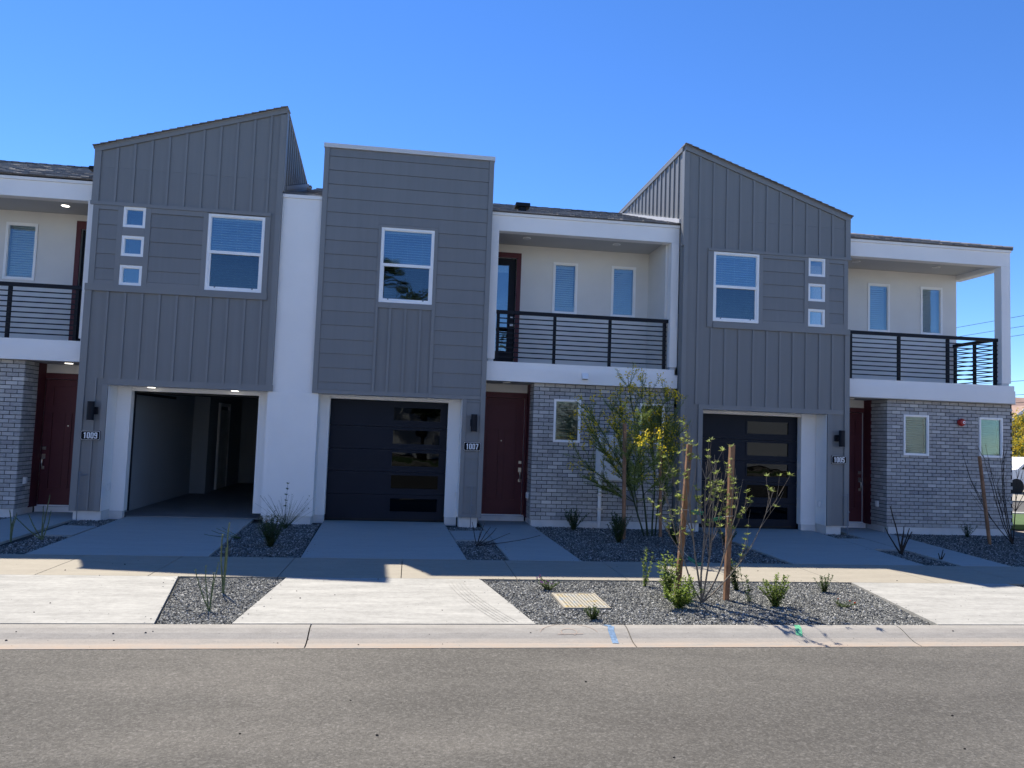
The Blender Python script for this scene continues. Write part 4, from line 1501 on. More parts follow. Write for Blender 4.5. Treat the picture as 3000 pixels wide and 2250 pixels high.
mesh_obj('flashing', [(5.2195, 0.2, 6.13), (5.2195, 0.2, 6.215), (5.2195, 4.85, 7.755 - 0.06), (5.2195, 4.85, 7.68 - 0.06),
                      (5.180, 0.2, 6.13), (5.180, 0.2, 6.215), (5.180, 4.85, 7.755 - 0.06), (5.180, 4.85, 7.68 - 0.06)],
         [(0, 3, 2, 1), (7, 4, 5, 6), (0, 1, 5, 4), (1, 2, 6, 5), (2, 3, 7, 6), (3, 0, 4, 7)], 'cap_metal', S5)
box('rake_trim', 5.19, 5.2145, -0.032, 0.10, 5.62, 7.55, 'siding_trim', S5)
mesh_obj('rake_trim', bv(5.185, 5.2145, 0.101, 4.95, 7.58, 7.655), BF, 'siding_trim', S5)
tower_roof(H5, (5.185, -0.045, 7.655), (8.80, -0.045, 6.425), (5.185, 4.95, 7.665), (8.80, 4.95, 6.435), -1)
stucco(H5, 5.671, 5.725, 0.40, 0.56, 0.12, 2.379, 'jamb_wall')
stucco(H5, 7.975, 8.30, 0.40, 0.56, 0.12, 2.379, 'jamb_wall')
stucco(H5, 5.727, 7.973, 0.42, 0.56, 2.315, 2.379, 'lintel')
box('jamb_lining', 8.289, 8.30, 0.004, 0.39, 0.151, 2.377, 'stucco', H5)
box('garage_soffit', 5.672, 8.30, 0.001, 0.62, 2.381, 2.42, 'stucco', H5)
box('stem_wall', 7.98, 8.30, 0.385, 0.5, -0.06, 0.119, 'stem_wall', H5)
box('stem_wall', 8.32, 8.63, 0.03, 0.5, -0.06, 0.149, 'stem_wall', H5)
box('stem_wall', 5.24, 5.65, 0.03, 0.5, -0.06, 0.149, 'stem_wall', H5)
garage_door(H5, 5.727, 7.973, 0.575, 6.88, 7.78)
box('side_wall_lower', 8.72, 8.765, 0.545, 1.4, 0.0, 2.77, 'siding', H5)
winb5 = [(10.19, 10.76, 1.605, 2.455), (11.93, 12.475, 1.615, 2.46)]
brick_wall(H5, 9.82, 12.71, 0.12, 2.755, 0.30, winb5, 260, ret=(9.82, 0.30, 0.85, -1))
box('stem_wall', 9.86, 12.66, 0.315, 0.45, -0.06, 0.118, 'stem_wall', H5)
for i, wv in enumerate(winb5):
    window(H5, *wv, 0.30, 'fixed', R(52) if i else R(30), 0.0, fwid=0.034, gl='glass_dim')
box('end_wall', 12.55, 12.70, 0.47, 9.2, -0.05, 2.76, 'stucco', H5)
box('red_jamb', 9.81, 9.845, 0.86, 1.09, 0.10, 2.765, 'red_door', H5)
gridwall('entry_wall', 'x', 8.72, 10.0, 0.10, 2.77, 1.10, 1.24, [(8.88, 9.80, 0.12, 2.49)], 'stucco', H5)
entry_door(H5, 8.885, 9.795, 0.12, 2.485, 1.135, 'right')
b = MB()
b.box(8.77, 9.808, 1.075, 1.098, 2.49, 2.59)
b.box(9.798, 9.808, 1.075, 1.098, 0.12, 2.489)
b.build('door_casing', 'red_door', H5)
box('door_step', 8.77, 9.81, 1.00, 1.30, -0.02, 0.10, 'stem_wall', H5)
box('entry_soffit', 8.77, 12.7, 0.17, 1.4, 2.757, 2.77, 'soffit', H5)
balcony(H5, 8.73, 12.62, 8.78, 12.41, [(10.18, 10.72), (11.49, 12.035)], None, 8.73, 12.40, side_open=True)
box('side_beam', 12.41, 12.62, 0.425, 1.69, 5.68, 6.02, 'stucco', H5)
box('side_beam_cap', 12.41, 12.632, 0.445, 9.2, 6.022, 6.075, 'stucco', H5)
box('rear_beam', 12.10, 12.405, 1.72, 9.2, 5.96, 6.02, 'soffit', H5)
box('lower_roof', 12.40, 12.70, 1.62, 9.2, 2.765, 3.0, 'stucco', H5)
box('side_band', 12.48, 12.66, 0.305, 1.6, 2.771, 3.035, 'stucco', H5)
railing(H5, 8.97, 12.48, 0.35, [9.03, 10.13, 11.26, 12.375], side=(12.33, 0.40, 1.56, [0.87, 1.46]))
shingle_roof(H5, 8.78, 12.66, 0.185, 6.100, 0.325, 4.3, 9.6, 5, hip_right=True)
shingle_roof(H5, 5.34, 8.775, 4.9, 7.60, 0.2, 5.1, 9.6, 0)
box('attic_front', 8.77, 12.4, 0.43, 0.60, 5.85, 6.05, 'stucco', H5)


# ------------------------------------------------------------------ fixed fittings
def sign(x, z, text, label):
    s = empty('house_number_sign', (x, -0.03, z))
    tag(s, label, 'sign', 'house number signs')
    w, h_ = 0.325, 0.165
    b = MB()
    n = 6
    out = []
    for cx, cz, a0 in ((w / 2 - 0.022, h_ / 2 - 0.022, 0), (-w / 2 + 0.022, h_ / 2 - 0.022, 90), (-w / 2 + 0.022, -h_ / 2 + 0.022, 180), (w / 2 - 0.022, -h_ / 2 + 0.022, 270)):
        for k in range(n):
            a = R(a0 + 90 * k / (n - 1))
            out.append((cx + 0.022 * math.cos(a), cz + 0.022 * math.sin(a)))

    def plate(sc, y0, y1, mat, nm):
        m = len(out)
        pts = [(x + px - math.copysign(sc, px), z + h_ / 2 + pz - math.copysign(sc, pz)) for px, pz in out]
        v = [(a, y0, c) for a, c in pts] + [(a, y1, c) for a, c in pts]
        f = [tuple(range(m)), tuple(range(2 * m - 1, m - 1, -1))] + [(i, i + m, (i + 1) % m + m, (i + 1) % m) for i in range(m)]
        mesh_obj(nm, v, f, mat, s)
    plate(0.0, -0.046, -0.0315, 'sign_black', 'plate')
    plate(0.006, -0.048, -0.0463, 'sign_white', 'border_line')
    plate(0.011, -0.050, -0.0483, 'sign_black', 'panel')
    DH, DW, ST = 0.106, 0.050, 0.0165
    for k, chn in enumerate(text):
        cx0 = x - 0.117 + k * 0.061 + (0.004 if k == 0 else 0)
        zb = z + (h_ - DH) / 2
        b = MB()

        def seg(a0, a1, b0, b1):
            b.box(cx0 + a0, cx0 + a1, -0.0535, -0.0503, zb + b0, zb + b1)
        c_ = 0.007
        if chn == '1':
            seg(0.017, 0.017 + ST, 0, DH)
            seg(0.006, 0.0169, DH - 0.030, DH - 0.014)
        elif chn == '0':
            seg(0, ST, c_, DH - c_)
            seg(DW - ST, DW, c_, DH - c_)
            seg(c_, DW - c_, DH - ST + 0.001, DH)
            seg(c_, DW - c_, 0, ST - 0.001)
        elif chn == '7':
            seg(0, DW, DH - ST, DH)
            v = [(DW - ST - 0.002, DH - ST), (DW, DH - ST), (0.026, 0), (0.008, 0)]
            vs = [(cx0 + p, -0.0535, zb + q) for p, q in v] + [(cx0 + p, -0.0503, zb + q) for p, q in v]
            b.add(vs, [(0, 1, 2, 3), (7, 6, 5, 4), (0, 4, 5, 1), (1, 5, 6, 2), (2, 6, 7, 3), (3, 7, 4, 0)])
        elif chn == '9':
            seg(0, ST, 0.052, DH - c_)
            seg(DW - ST, DW, c_, DH - c_)
            seg(c_, DW - c_, DH - ST + 0.001, DH)
            seg(c_, DW - ST, 0.044, 0.044 + 0.015)
            seg(c_, DW - c_, 0, ST - 0.001)
            seg(0, ST, c_, 0.026)
        elif chn == '5':
            seg(0, ST, 0.050, DH)
            seg(ST, DW, DH - ST, DH)
            seg(ST, DW - c_, 0.050, 0.065)
            seg(DW - ST, DW, c_, 0.058)
            seg(c_, DW - c_, 0, ST - 0.001)
            seg(0, ST, c_, 0.028)
        b.build('digit', 'sign_white', s)
    return s


sign(-5.575, 1.39, '1009', 'black house number sign reading 1009 beside the open garage')
sign(1.15, 1.415, '1007', 'black house number sign reading 1007 below the middle wall lantern')
sign(8.54, 1.39, '1005', 'black house number sign reading 1005 left of the end entrance')


def lantern(x, z0, z1, arm, label):
    s = empty('wall_lantern', (x, -0.03, z0))
    tag(s, label, 'wall lamp', 'cylinder wall lanterns')
    b = MB()
    n = 20
    cy = -0.11
    b.tube([(x, cy, z0), (x, cy, z1)], 0.058, n=n)
    b.build('cylinder_shade', 'dark_metal', s)
    box('mount_arm', x + arm - 0.02, x + arm + 0.02, -0.10, -0.046, (z0 + z1) / 2 - 0.035, (z0 + z1) / 2 + 0.045, 'dark_metal', s)
    box('wall_plate', x + arm - 0.055, x + arm + 0.055, -0.045, -0.031, (z0 + z1) / 2 - 0.06, (z0 + z1) / 2 + 0.07, 'dark_metal', s)
    bb = MB()
    bb.tube([(x, cy, z0 - 0.004), (x, cy, z0 - 0.001)], 0.045, n=16)
    bb.build('lower_lens', 'lamp_off', s)


lantern(-5.575, 1.74, 2.07, 0.04, 'black cylinder wall lantern above the 1009 sign, next to the open garage')
lantern(1.165, 1.775, 2.10, -0.01, 'black cylinder wall lantern above the 1007 sign, beside the middle red door')
lantern(8.56, 1.735, 2.06, -0.06, 'black cylinder wall lantern with its arm showing, left of the end entrance')


def downlight(x, y, z, on, label):
    s = empty('ceiling_light', (x, y, z))
    tag(s, label, 'ceiling light', 'round ceiling lights')
    b = MB()
    b.tube([(x, y, z - 0.012), (x, y, z - 0.0006)], 0.083, n=20)
    b.build('trim_ring', 'vinyl', s)
    b = MB()
    b.tube([(x, y, z - 0.018), (x, y, z - 0.0125)], 0.066, n=20)
    b.build('lens', 'lamp_on' if on else 'lamp_off', s)


downlight(-4.71, 0.25, 2.381, True, 'lit round light over the open garage, nearer the 1009 sign')
downlight(-3.25, 0.25, 2.381, True, 'lit round light over the open garage, nearer the white pier')
downlight(-6.27, 0.55, 2.772, True, 'lit round light above the red door beside the open garage')
downlight(-6.69, 0.90, 5.79, True, 'lit round light in the balcony ceiling at the far left')
downlight(-1.10, 0.25, 2.381, False, 'unlit light over the middle garage door, nearer the white pier')
downlight(0.33, 0.25, 2.381, False, 'unlit light over the middle garage door, nearer the 1007 sign')
downlight(1.83, 0.55, 2.772, False, 'unlit light above the middle red door')
downlight(2.19, 0.90, 5.79, False, 'unlit light in the middle balcony ceiling near its glass door')
downlight(4.09, 0.90, 5.79, False, 'unlit light in the middle balcony ceiling above the window beside the peaked tower')
downlight(6.21, 0.25, 2.381, False, 'unlit light over the end garage door, on its plain side')
downlight(7.66, 0.25, 2.381, False, 'unlit light over the end garage door, above its windows')
downlight(9.15, 0.55, 2.757, False, 'unlit light above the red door beside the 1005 sign')
downlight(9.49, 0.90, 5.79, False, 'unlit light in the end balcony ceiling next to the grey tower')
downlight(11.40, 0.90, 5.79, False, 'unlit light in the end balcony ceiling nearer the open corner')

# meter cabinet, conduit, meter box
c = empty('utility_cabinet', (3.87, 0.2, 0.92))
tag(c, 'white metal utility cabinet on the brick wall behind the yellow flowering tree', 'cabinet')
box('cabinet_body', 3.62, 4.14, 0.20, 0.298, 0.92, 1.80, 'cabinet_white', c, 0.004)
box('cabinet_door', 3.64, 3.872, 0.188, 0.1985, 0.95, 1.78, 'cabinet_white', c)
box('cabinet_door', 3.880, 4.12, 0.188, 0.1985, 0.95, 1.78, 'cabinet_white', c)
b = MB()
b.tube([(3.76 + 0.10 * math.cos(t * 0.35), 0.184, 1.55 + 0.10 * math.sin(t * 0.35)) for t in range(0, 19)], 0.006, n=6)
b.build('meter_ring', 'meter_grey', c)
box('latch', 3.86, 3.90, 0.172, 0.187, 1.33, 1.38, 'dark_metal', c)
b = MB()
b.tube([(3.705, 0.245, 0.0), (3.705, 0.245, 0.92)], 0.036, n=12)
b.build('conduit', 'cabinet_white', c)
for z in (0.35, 0.62):
    box('pipe_strap', 3.65, 3.76, 0.20, 0.298, z, z + 0.018, 'brushed_nickel', c)
m_ = empty('meter_box', (4.31, 0.2, 0.44))
tag(m_, 'grey louvred meter box low on the brick wall behind the staked tree', 'meter box')
box('box_body', 4.19, 4.43, 0.20, 0.298, 0.44, 0.71, 'meter_grey', m_, 0.006)
for k in range(6):
    box('louvre', 4.215 + k * 0.034, 4.230 + k * 0.034, 0.190, 0.1995, 0.47, 0.66, 'meter_grey', m_)
s = empty('fire_bell', (11.485, 0.25, 2.34))
tag(s, 'round red fire alarm bell on the brick wall between two windows', 'alarm bell')
b = MB()
b.tube([(11.485, 0.298, 2.335), (11.485, 0.24, 2.335)], 0.07, 0.078, n=24)
b.tube([(11.485, 0.239, 2.335), (11.485, 0.21, 2.335), (11.485, 0.195, 2.335)], 0.082, 0.055, n=24)
b.build('gong', 'alarm_red', s, smooth=False)
b = MB()
b.tube([(11.50, 0.194, 2.335), (11.50, 0.188, 2.335)], 0.030, n=20)
b.build('centre_disc', 'sign_white', s)
b = MB()
b.tube([(11.50, 0.187, 2.335), (11.50, 0.183, 2.335)], 0.013, n=14)
b.build('centre_nut', 'alarm_red', s)


def standpipe(x, y, h_, label, arm=0.12):
    s = empty('standpipe', (x, y, 0))
    tag(s, label, 'standpipe', 'irrigation standpipes by the tower legs')
    b = MB()
    b.tube([(x, y, -0.03), (x, y, h_)], 0.009, n=8)
    b.build('riser', 'meter_grey', s)
    for nm, pp, qq, rr_ in (('side_arm', (x, y, h_ * 0.93), (x + arm, y, h_ * 0.97), 0.007), ('tap', (x, y, h_ * 0.55), (x + 0.04, y, h_ * 0.55), 0.013), ('head', (x - 0.02, y, h_), (x + 0.02, y, h_), 0.012)):
        b = MB()
        b.tube([pp, qq], rr_, n=7)
        b.build(nm, 'meter_grey', s)


standpipe(-5.70, -0.06, 0.82, 'thin dark standpipe at the leg beside the open garage')
standpipe(1.17, -0.10, 0.74, 'thin dark standpipe on small horizontal boards left of the middle red door', 0.03)
standpipe(8.70, -0.10, 0.80, 'thin dark standpipe with side arm at the corner of the end entrance', -0.14)


def outlet(x0, y, z, label, face='x', sx=1):
    o = empty('outdoor_socket', (x0, y, z))
    tag(o, label, 'socket', 'outdoor sockets')
    if face == 'x':
        box('cover', x0, x0 + 0.035, y - 0.04, y + 0.04, z, z + 0.12, 'cabinet_white', o)
        box('lid', x0 + (0.036 if sx > 0 else -0.012), x0 + (0.048 if sx > 0 else -0.001), y - 0.03, y + 0.03, z + 0.01, z + 0.11, 'cabinet_white', o)


outlet(-5.339, 0.22, 0.50, 'small white outdoor socket on the open garage jamb')
outlet(0.893, 0.22, 0.50, 'small white outdoor socket on the middle garage jamb', sx=-1)
outlet(8.252, 0.22, 0.50, 'small white outdoor socket on the end garage jamb', sx=-1)
outlet(-6.889, 0.56, 0.55, 'small white outdoor socket on the brick return left of the open garage')
outlet(2.314, 0.60, 0.50, 'small white outdoor socket on the brick return of the middle entry', sx=-1)
outlet(9.784, 0.60, 0.50, 'small white outdoor socket on the brick return of the end entry', sx=-1)


# valve box in gravel
vb = empty('valve_box', (1.9, -6.0, 0))
tag(vb, 'painted rectangular valve box lid set in the gravel strip', 'valve box')
cx, cy = 1.895, -6.0
b = MB()
b.box(cx - 0.225, cx + 0.225, cy - 0.33, cy + 0.33, -0.03, 0.004)
b.build('lid', 'cover_plastic', vb)
b = MB()
for (a0, a1, b0, b1) in ((-0.25, -0.228, -0.35, 0.35), (0.228, 0.25, -0.35, 0.35), (-0.228, 0.228, -0.35, -0.333), (-0.228, 0.228, 0.333, 0.35)):
    b.box(cx + a0, cx + a1, cy + b0, cy + b1, -0.03, 0.008)
b.build('rim', 'concrete_walk', vb)
b = MB()
for i in range(11):
    for j in range(16):
        px, py = cx - 0.19 + i * 0.038, cy - 0.29 + j * 0.0385
        b.box(px - 0.010, px + 0.010, py - 0.010, py + 0.010, 0.0045, 0.009)
b.build('grip_studs', 'cover_plastic', vb)


def kz(y):
    for (ya, za), (yb, zb) in zip(prof[:-3], prof[1:-2]):
        if yb <= y <= ya:
            return za + (zb - za) * (y - ya) / (yb - ya)
    return -0.094


def kerb_mark(name, strokes, mat, label):
    """sprayed mark lying on the rolled kerb"""
    b = MB()
    for pts, w in strokes:
        for (xa, ya), (xb, yb) in zip(pts[:-1], pts[1:]):
            k = 6
            for i in range(k):
                p = lerp((xa, ya), (xb, yb), i / k)
                q = lerp((xa, ya), (xb, yb), (i + 1) / k)
                d = Vector((q[0] - p[0], q[1] - p[1]))
                n = Vector((-d.y, d.x)).normalized() * w / 2 if d.length > 0 else Vector((w / 2, 0))
                vs = []
                for (u, s_) in ((p, 1), (q, 1), (q, -1), (p, -1)):
                    X, Y = u[0] + n.x * s_, u[1] + n.y * s_
                    vs.append((X, Y, kz(Y) + 0.0035))
                b.add(vs, [(3, 2, 1, 0)])
    tag(b.build(name, mat), label, 'paint mark')


kerb_mark('paint_mark', [([(1.885, -6.995), (1.955, -7.04)], 0.045), ([(1.955, -7.041), (1.935, -7.12), (1.935, -7.22), (1.93, -7.31)], 0.060)], 'paint_blue', 'blue sprayed utility mark on the kerb')
kerb_mark('paint_mark', [([(3.84, -7.0), (3.83, -7.06), (3.80, -7.13), (3.77, -7.19)], 0.06)], 'paint_green', 'green sprayed mark on the kerb near the staked shrub shadow')
arc = lambda cx_, cy_, rx_, ry_, a0, a1, n_: [(cx_ + rx_ * math.cos(R(a0 + (a1 - a0) * i / n_)), cy_ + ry_ * math.sin(R(a0 + (a1 - a0) * i / n_))) for i in range(n_ + 1)]
kerb_mark('paint_mark', [(arc(1.53, -7.19, 0.28, 0.19, 165, 15, 14), 0.006), (arc(1.53, -7.14, 0.075, 0.05, -60, 230, 12), 0.006), ([(1.42, -7.17), (1.66, -7.165)], 0.006)], 'paint_peach', 'faint peach chalk drawing on the kerb left of the blue mark')
# tyre marks on the middle apron
tm = MB()
for k in range(5):
    for i in range(14):
        t0, t1 = i / 14, (i + 1) / 14
        f0 = lambda t: (0.50 + 0.40 * t ** 1.6 + k * 0.045, -4.98 - 1.93 * t)
        p, q = f0(t0), f0(t1)
        w = 0.007
        tm.add([(p[0], p[1], 0.0055), (p[0] + w, p[1], 0.0055), (q[0] + w, q[1], 0.0055), (q[0], q[1], 0.0055)], [(0, 3, 2, 1)])
paint('tyre_trace', (0.335, 0.325, 0.30), 0.9, 0.2, 14.0, 60, 0.1, 0.002, 0.2)
tag(tm.build('tyre_marks', 'tyre_trace'), kind='stuff')
# crumbs of soil and pebbles lying on the road and slabs
rb = random.Random(31)
b = MB()
for _ in range(420):
    x = rb.uniform(-5, 8)
    r_ = rb.random()
    if r_ < 0.45:
        y, z = rb.uniform(-11.5, -7.5), -0.099
    elif r_ < 0.65:
        y = rb.uniform(-7.38, -7.1)
        z = kz(y)
    else:
        y, z = rb.uniform(-6.9, -3.6), 0.002
        if not (-4.9 < y or 5.7 < x < 8 or -1.3 < x < 0.9 or -5 < x < -2.6):
            continue
    s = 0.0022 + 0.0065 * rb.random() ** 5
    b.tube([(x - s, y, z + s * .3), (x, y + s * .4, z + s * .6), (x + s, y, z + s * .3)], s * .6, s * .45, n=5)
tag(b.build('grit', 'debris'), kind='stuff')


# ------------------------------------------------------------------ stakes and plants
def stake(x, y, top, label, lean=(0, 0), r=0.027, name='wooden_stake', square=True, base_z=-0.05):
    b = MB()
    tx, ty = x + lean[0], y + lean[1]
    n = 8
    P = [(x + (tx - x) * t, y + (ty - y) * t, base_z + (top - base_z) * t) for t in (0, 0.25, 0.5, 0.75, 0.985, 1.0)]
    if square:
        s = r
        vs = []
        for p in P:
            vs += [(p[0] - s, p[1] - s, p[2]), (p[0] + s, p[1] - s, p[2]), (p[0] + s, p[1] + s, p[2]), (p[0] - s, p[1] + s, p[2])]
        fs = [(3, 2, 1, 0), (len(vs) - 4, len(vs) - 3, len(vs) - 2, len(vs) - 1)]
        for i in range(len(P) - 1):
            for j in range(4):
                fs.append((i * 4 + j, i * 4 + (j + 1) % 4, (i + 1) * 4 + (j + 1) % 4, (i + 1) * 4 + j))
        b.add(vs, fs)
    else:
        b.tube(P[:-1], r, r * 0.95, n=9)
    return tag(b.build(name, 'stake_wood'), label, 'stake', 'wooden plant stakes')


stake(3.10, -5.70, 1.73, 'wooden stake left of the bare shrub in the gravel strip', (0.075, -0.10), 0.027)
stake(3.625, -5.85, 1.74, 'wooden stake right of the bare shrub in the gravel strip', (0.05, 0.02), 0.027)
stake(3.80, -1.15, 2.05, 'round stake in the shaded bed in front of the utility cabinet', (-0.02, 0.05), 0.036, square=False)
stake(4.60, -0.78, 1.62, 'thin reddish stake at the right side of the yellow flowering tree', (-0.03, 0.02), 0.030, square=False)
stake(10.98, -1.10, 1.68, 'dark leaning stake beside the bare shrub at the end brick wall', (-0.30, -0.1), 0.033, square=False)


def wander(p, d, L, n, rnd, bend=0.15, lift=0.0):
    pts = [Vector(p)]
    d = Vector(d).normalized()
    for i in range(n):
        d = (d + Vector((rnd.uniform(-bend, bend), rnd.uniform(-bend, bend), rnd.uniform(-bend, bend) * 0.5 + lift))).normalized()
        pts.append(pts[-1] + d * (L / n))
    return pts


def tuft(mb, p, rnd, n, L, W, spread=0.9, upw=0.6):
    for _ in range(n):
        a = rnd.uniform(0, 6.283)
        d = Vector((math.cos(a) * spread, math.sin(a) * spread, upw + rnd.uniform(-0.6, 0.6)))
        mb.leaf(p, d, (rnd.uniform(-0.3, 0.3), rnd.uniform(-0.3, 0.3), 1), L * rnd.uniform(0.6, 1.15), W * rnd.uniform(0.8, 1.2))


def bare_shrub(loc, stems, label, seed, leafm, bark, tufts=True, scale=1.0, cat='shrub', tuft_n=11, leafL=0.055, dens=1.0, nmain=6):
    """many thin stems fanning from one base, twigs with small tufts of leaves"""
    rnd = random.Random(seed)
    root = empty('shrub', loc)
    tag(root, label, cat)
    W, Lf = MB(), MB()
    base = Vector(loc)
    mains = []
    for si, (dx, dy, h_, r0) in enumerate(stems):
        d = Vector((dx, dy, h_))
        if si < nmain:
            st = base + Vector((rnd.uniform(-.015, .015), rnd.uniform(-.015, .015), -0.02))
            d0 = Vector((dx * 1.7, dy * 1.7, h_ * 0.7))
        else:
            # fork from the main stem whose direction is nearest
            m_ = min(mains, key=lambda q: (q[-1] - (base + d)).length)
            k_ = rnd.randint(3, 5)
            st = m_[k_].copy()
            d0 = (m_[k_ + 1] - m_[k_]).normalized() * 0.8 + (base + d - st).normalized() * 0.9
            r0 = r0 * 0.72
        L = (base + d - st).length
        pts = wander(st, d0, L, 10, rnd, 0.085, 0.05)
        off = (base + d) - pts[-1]
        pts = [p + off * (i / (len(pts) - 1)) ** 1.3 for i, p in enumerate(pts)]
        if si < nmain:
            mains.append(pts)
        W.tube(pts, r0, r0 * 0.25, n=5)
        k = int(rnd.randint(5, 8) * dens)
        for j in range(k):
            i = rnd.randint(3, len(pts) - 2)
            dd = (pts[i + 1] - pts[i]).normalized()
            side = Vector((rnd.uniform(-1, 1), rnd.uniform(-1, 1), rnd.uniform(0.1, 0.7)))
            tl = L * rnd.uniform(0.14, 0.34)
            tw = wander(pts[i], dd * 1.0 + side * 0.62, tl, 5, rnd, 0.09, 0.10)
            W.tube(tw, r0 * 0.36, r0 * 0.16, n=4)
            if tufts:
                tuft(Lf, tw[-1] if rnd.random() < .4 else tw[rnd.randint(2, 4)], rnd, tuft_n, leafL, leafL * 0.30)
                if rnd.random() < 0.4:
                    tuft(Lf, tw[3], rnd, tuft_n - 3, leafL * 0.7, leafL * 0.22)
            if rnd.random() < 0.6:
                t2 = wander(tw[2], (tw[3] - tw[2]).normalized() + Vector((rnd.uniform(-.8, .8), rnd.uniform(-.8, .8), .3)), tl * 0.55, 4, rnd, 0.1, 0.08)
                W.tube(t2, r0 * 0.22, r0 * 0.12, n=4)
                if tufts and rnd.random() < 0.5:
                    tuft(Lf, t2[-1], rnd, tuft_n - 2, leafL * 0.8, leafL * 0.26)
    W.build('stems', bark, root, loc)
    if Lf.v:
        tag(Lf.build('leaves', leafm, root, loc))
    return root


bare_shrub((3.29, -5.97, 0.0), [(-0.52, -0.05, 1.32, 0.011), (-0.22, 0.12, 1.72, 0.012), (-0.03, -0.12, 1.50, 0.013),
                                (0.16, 0.10, 1.62, 0.012), (0.46, 0.0, 1.36, 0.011), (0.80, -0.08, 1.28, 0.009),
                                (-0.40, 0.15, 1.62, 0.010), (-0.60, 0.06, 1.05, 0.009), (-0.12, 0.2, 1.86, 0.011), (0.05, 0.0, 1.66, 0.011), (0.28, -0.10, 1.48, 0.011),
                                (0.34, 0.14, 1.58, 0.010), (0.55, 0.08, 1.12, 0.010), (-0.30, -0.10, 1.38, 0.010), (0.08, -0.15, 1.30, 0.010), (-0.08, 0.05, 1.22, 0.010), (0.22, 0.0, 1.20, 0.010)],
           'bare multi stemmed shrub with pale green leaf tufts between two wooden stakes', 5, 'leaf_tuft', 'bark_pale', dens=1.0)
bare_shrub((11.56, -1.0, 0.0), [(-1.0, 0.1, 1.75, 0.010), (-0.75, -0.1, 1.85, 0.010), (-0.5, 0.1, 1.9, 0.011), (-0.3, -0.1, 1.7, 0.012), (-0.1, 0.1, 1.8, 0.012), (0.15, 0.0, 1.55, 0.012),
                                (0.35, 0.1, 1.6, 0.010), (0.5, -0.1, 1.35, 0.010), (-0.9, 0.0, 1.2, 0.009), (-0.4, 0.05, 1.35, 0.009), (0.6, 0.05, 1.1, 0.008)],
           'bare dark shrub with thin twigs against the end brick wall', 9, 'leaf_dark', 'bark_dark', dens=1.0, tuft_n=4, leafL=0.03)
# green tie loops between the stakes and the shrub
for (p, q, lb) in (((3.135, -5.75, 0.98), (3.27, -5.93, 0.97), 'green rubber tie from the left stake, at mid height'),
                   ((3.655, -5.84, 0.93), (3.42, -5.92, 0.90), 'green rubber tie from the right stake, at mid height'),
                   ((3.12, -5.72, 0.50), (3.26, -5.93, 0.40), 'green rubber tie low down beside the left stake')):
    t = empty('plant_tie', p)
    tag(t, lb, 'plant tie', 'rubber ties on the bare shrub')
    P, Q = Vector(p), Vector(q)
    M_ = P.lerp(Q, 0.45)
    b = MB()
    b.tube([P + Vector((-0.035, -0.035, 0)), P + Vector((0.03, -0.035, 0.002)), M_], 0.0028, n=4)
    b.build('tie_wire', 'wire_white', t)
    b = MB()
    b.tube([M_, Q, Q + Vector((0.035, 0.0, 0.004))], 0.0075, n=6)
    b.tube([M_ + Vector((0, 0, -0.022)), Q + Vector((0.0, 0, -0.022)), Q + Vector((0.03, 0.0, -0.018))], 0.0075, n=6)
    b.build('tie_hose', 'tie_green', t)


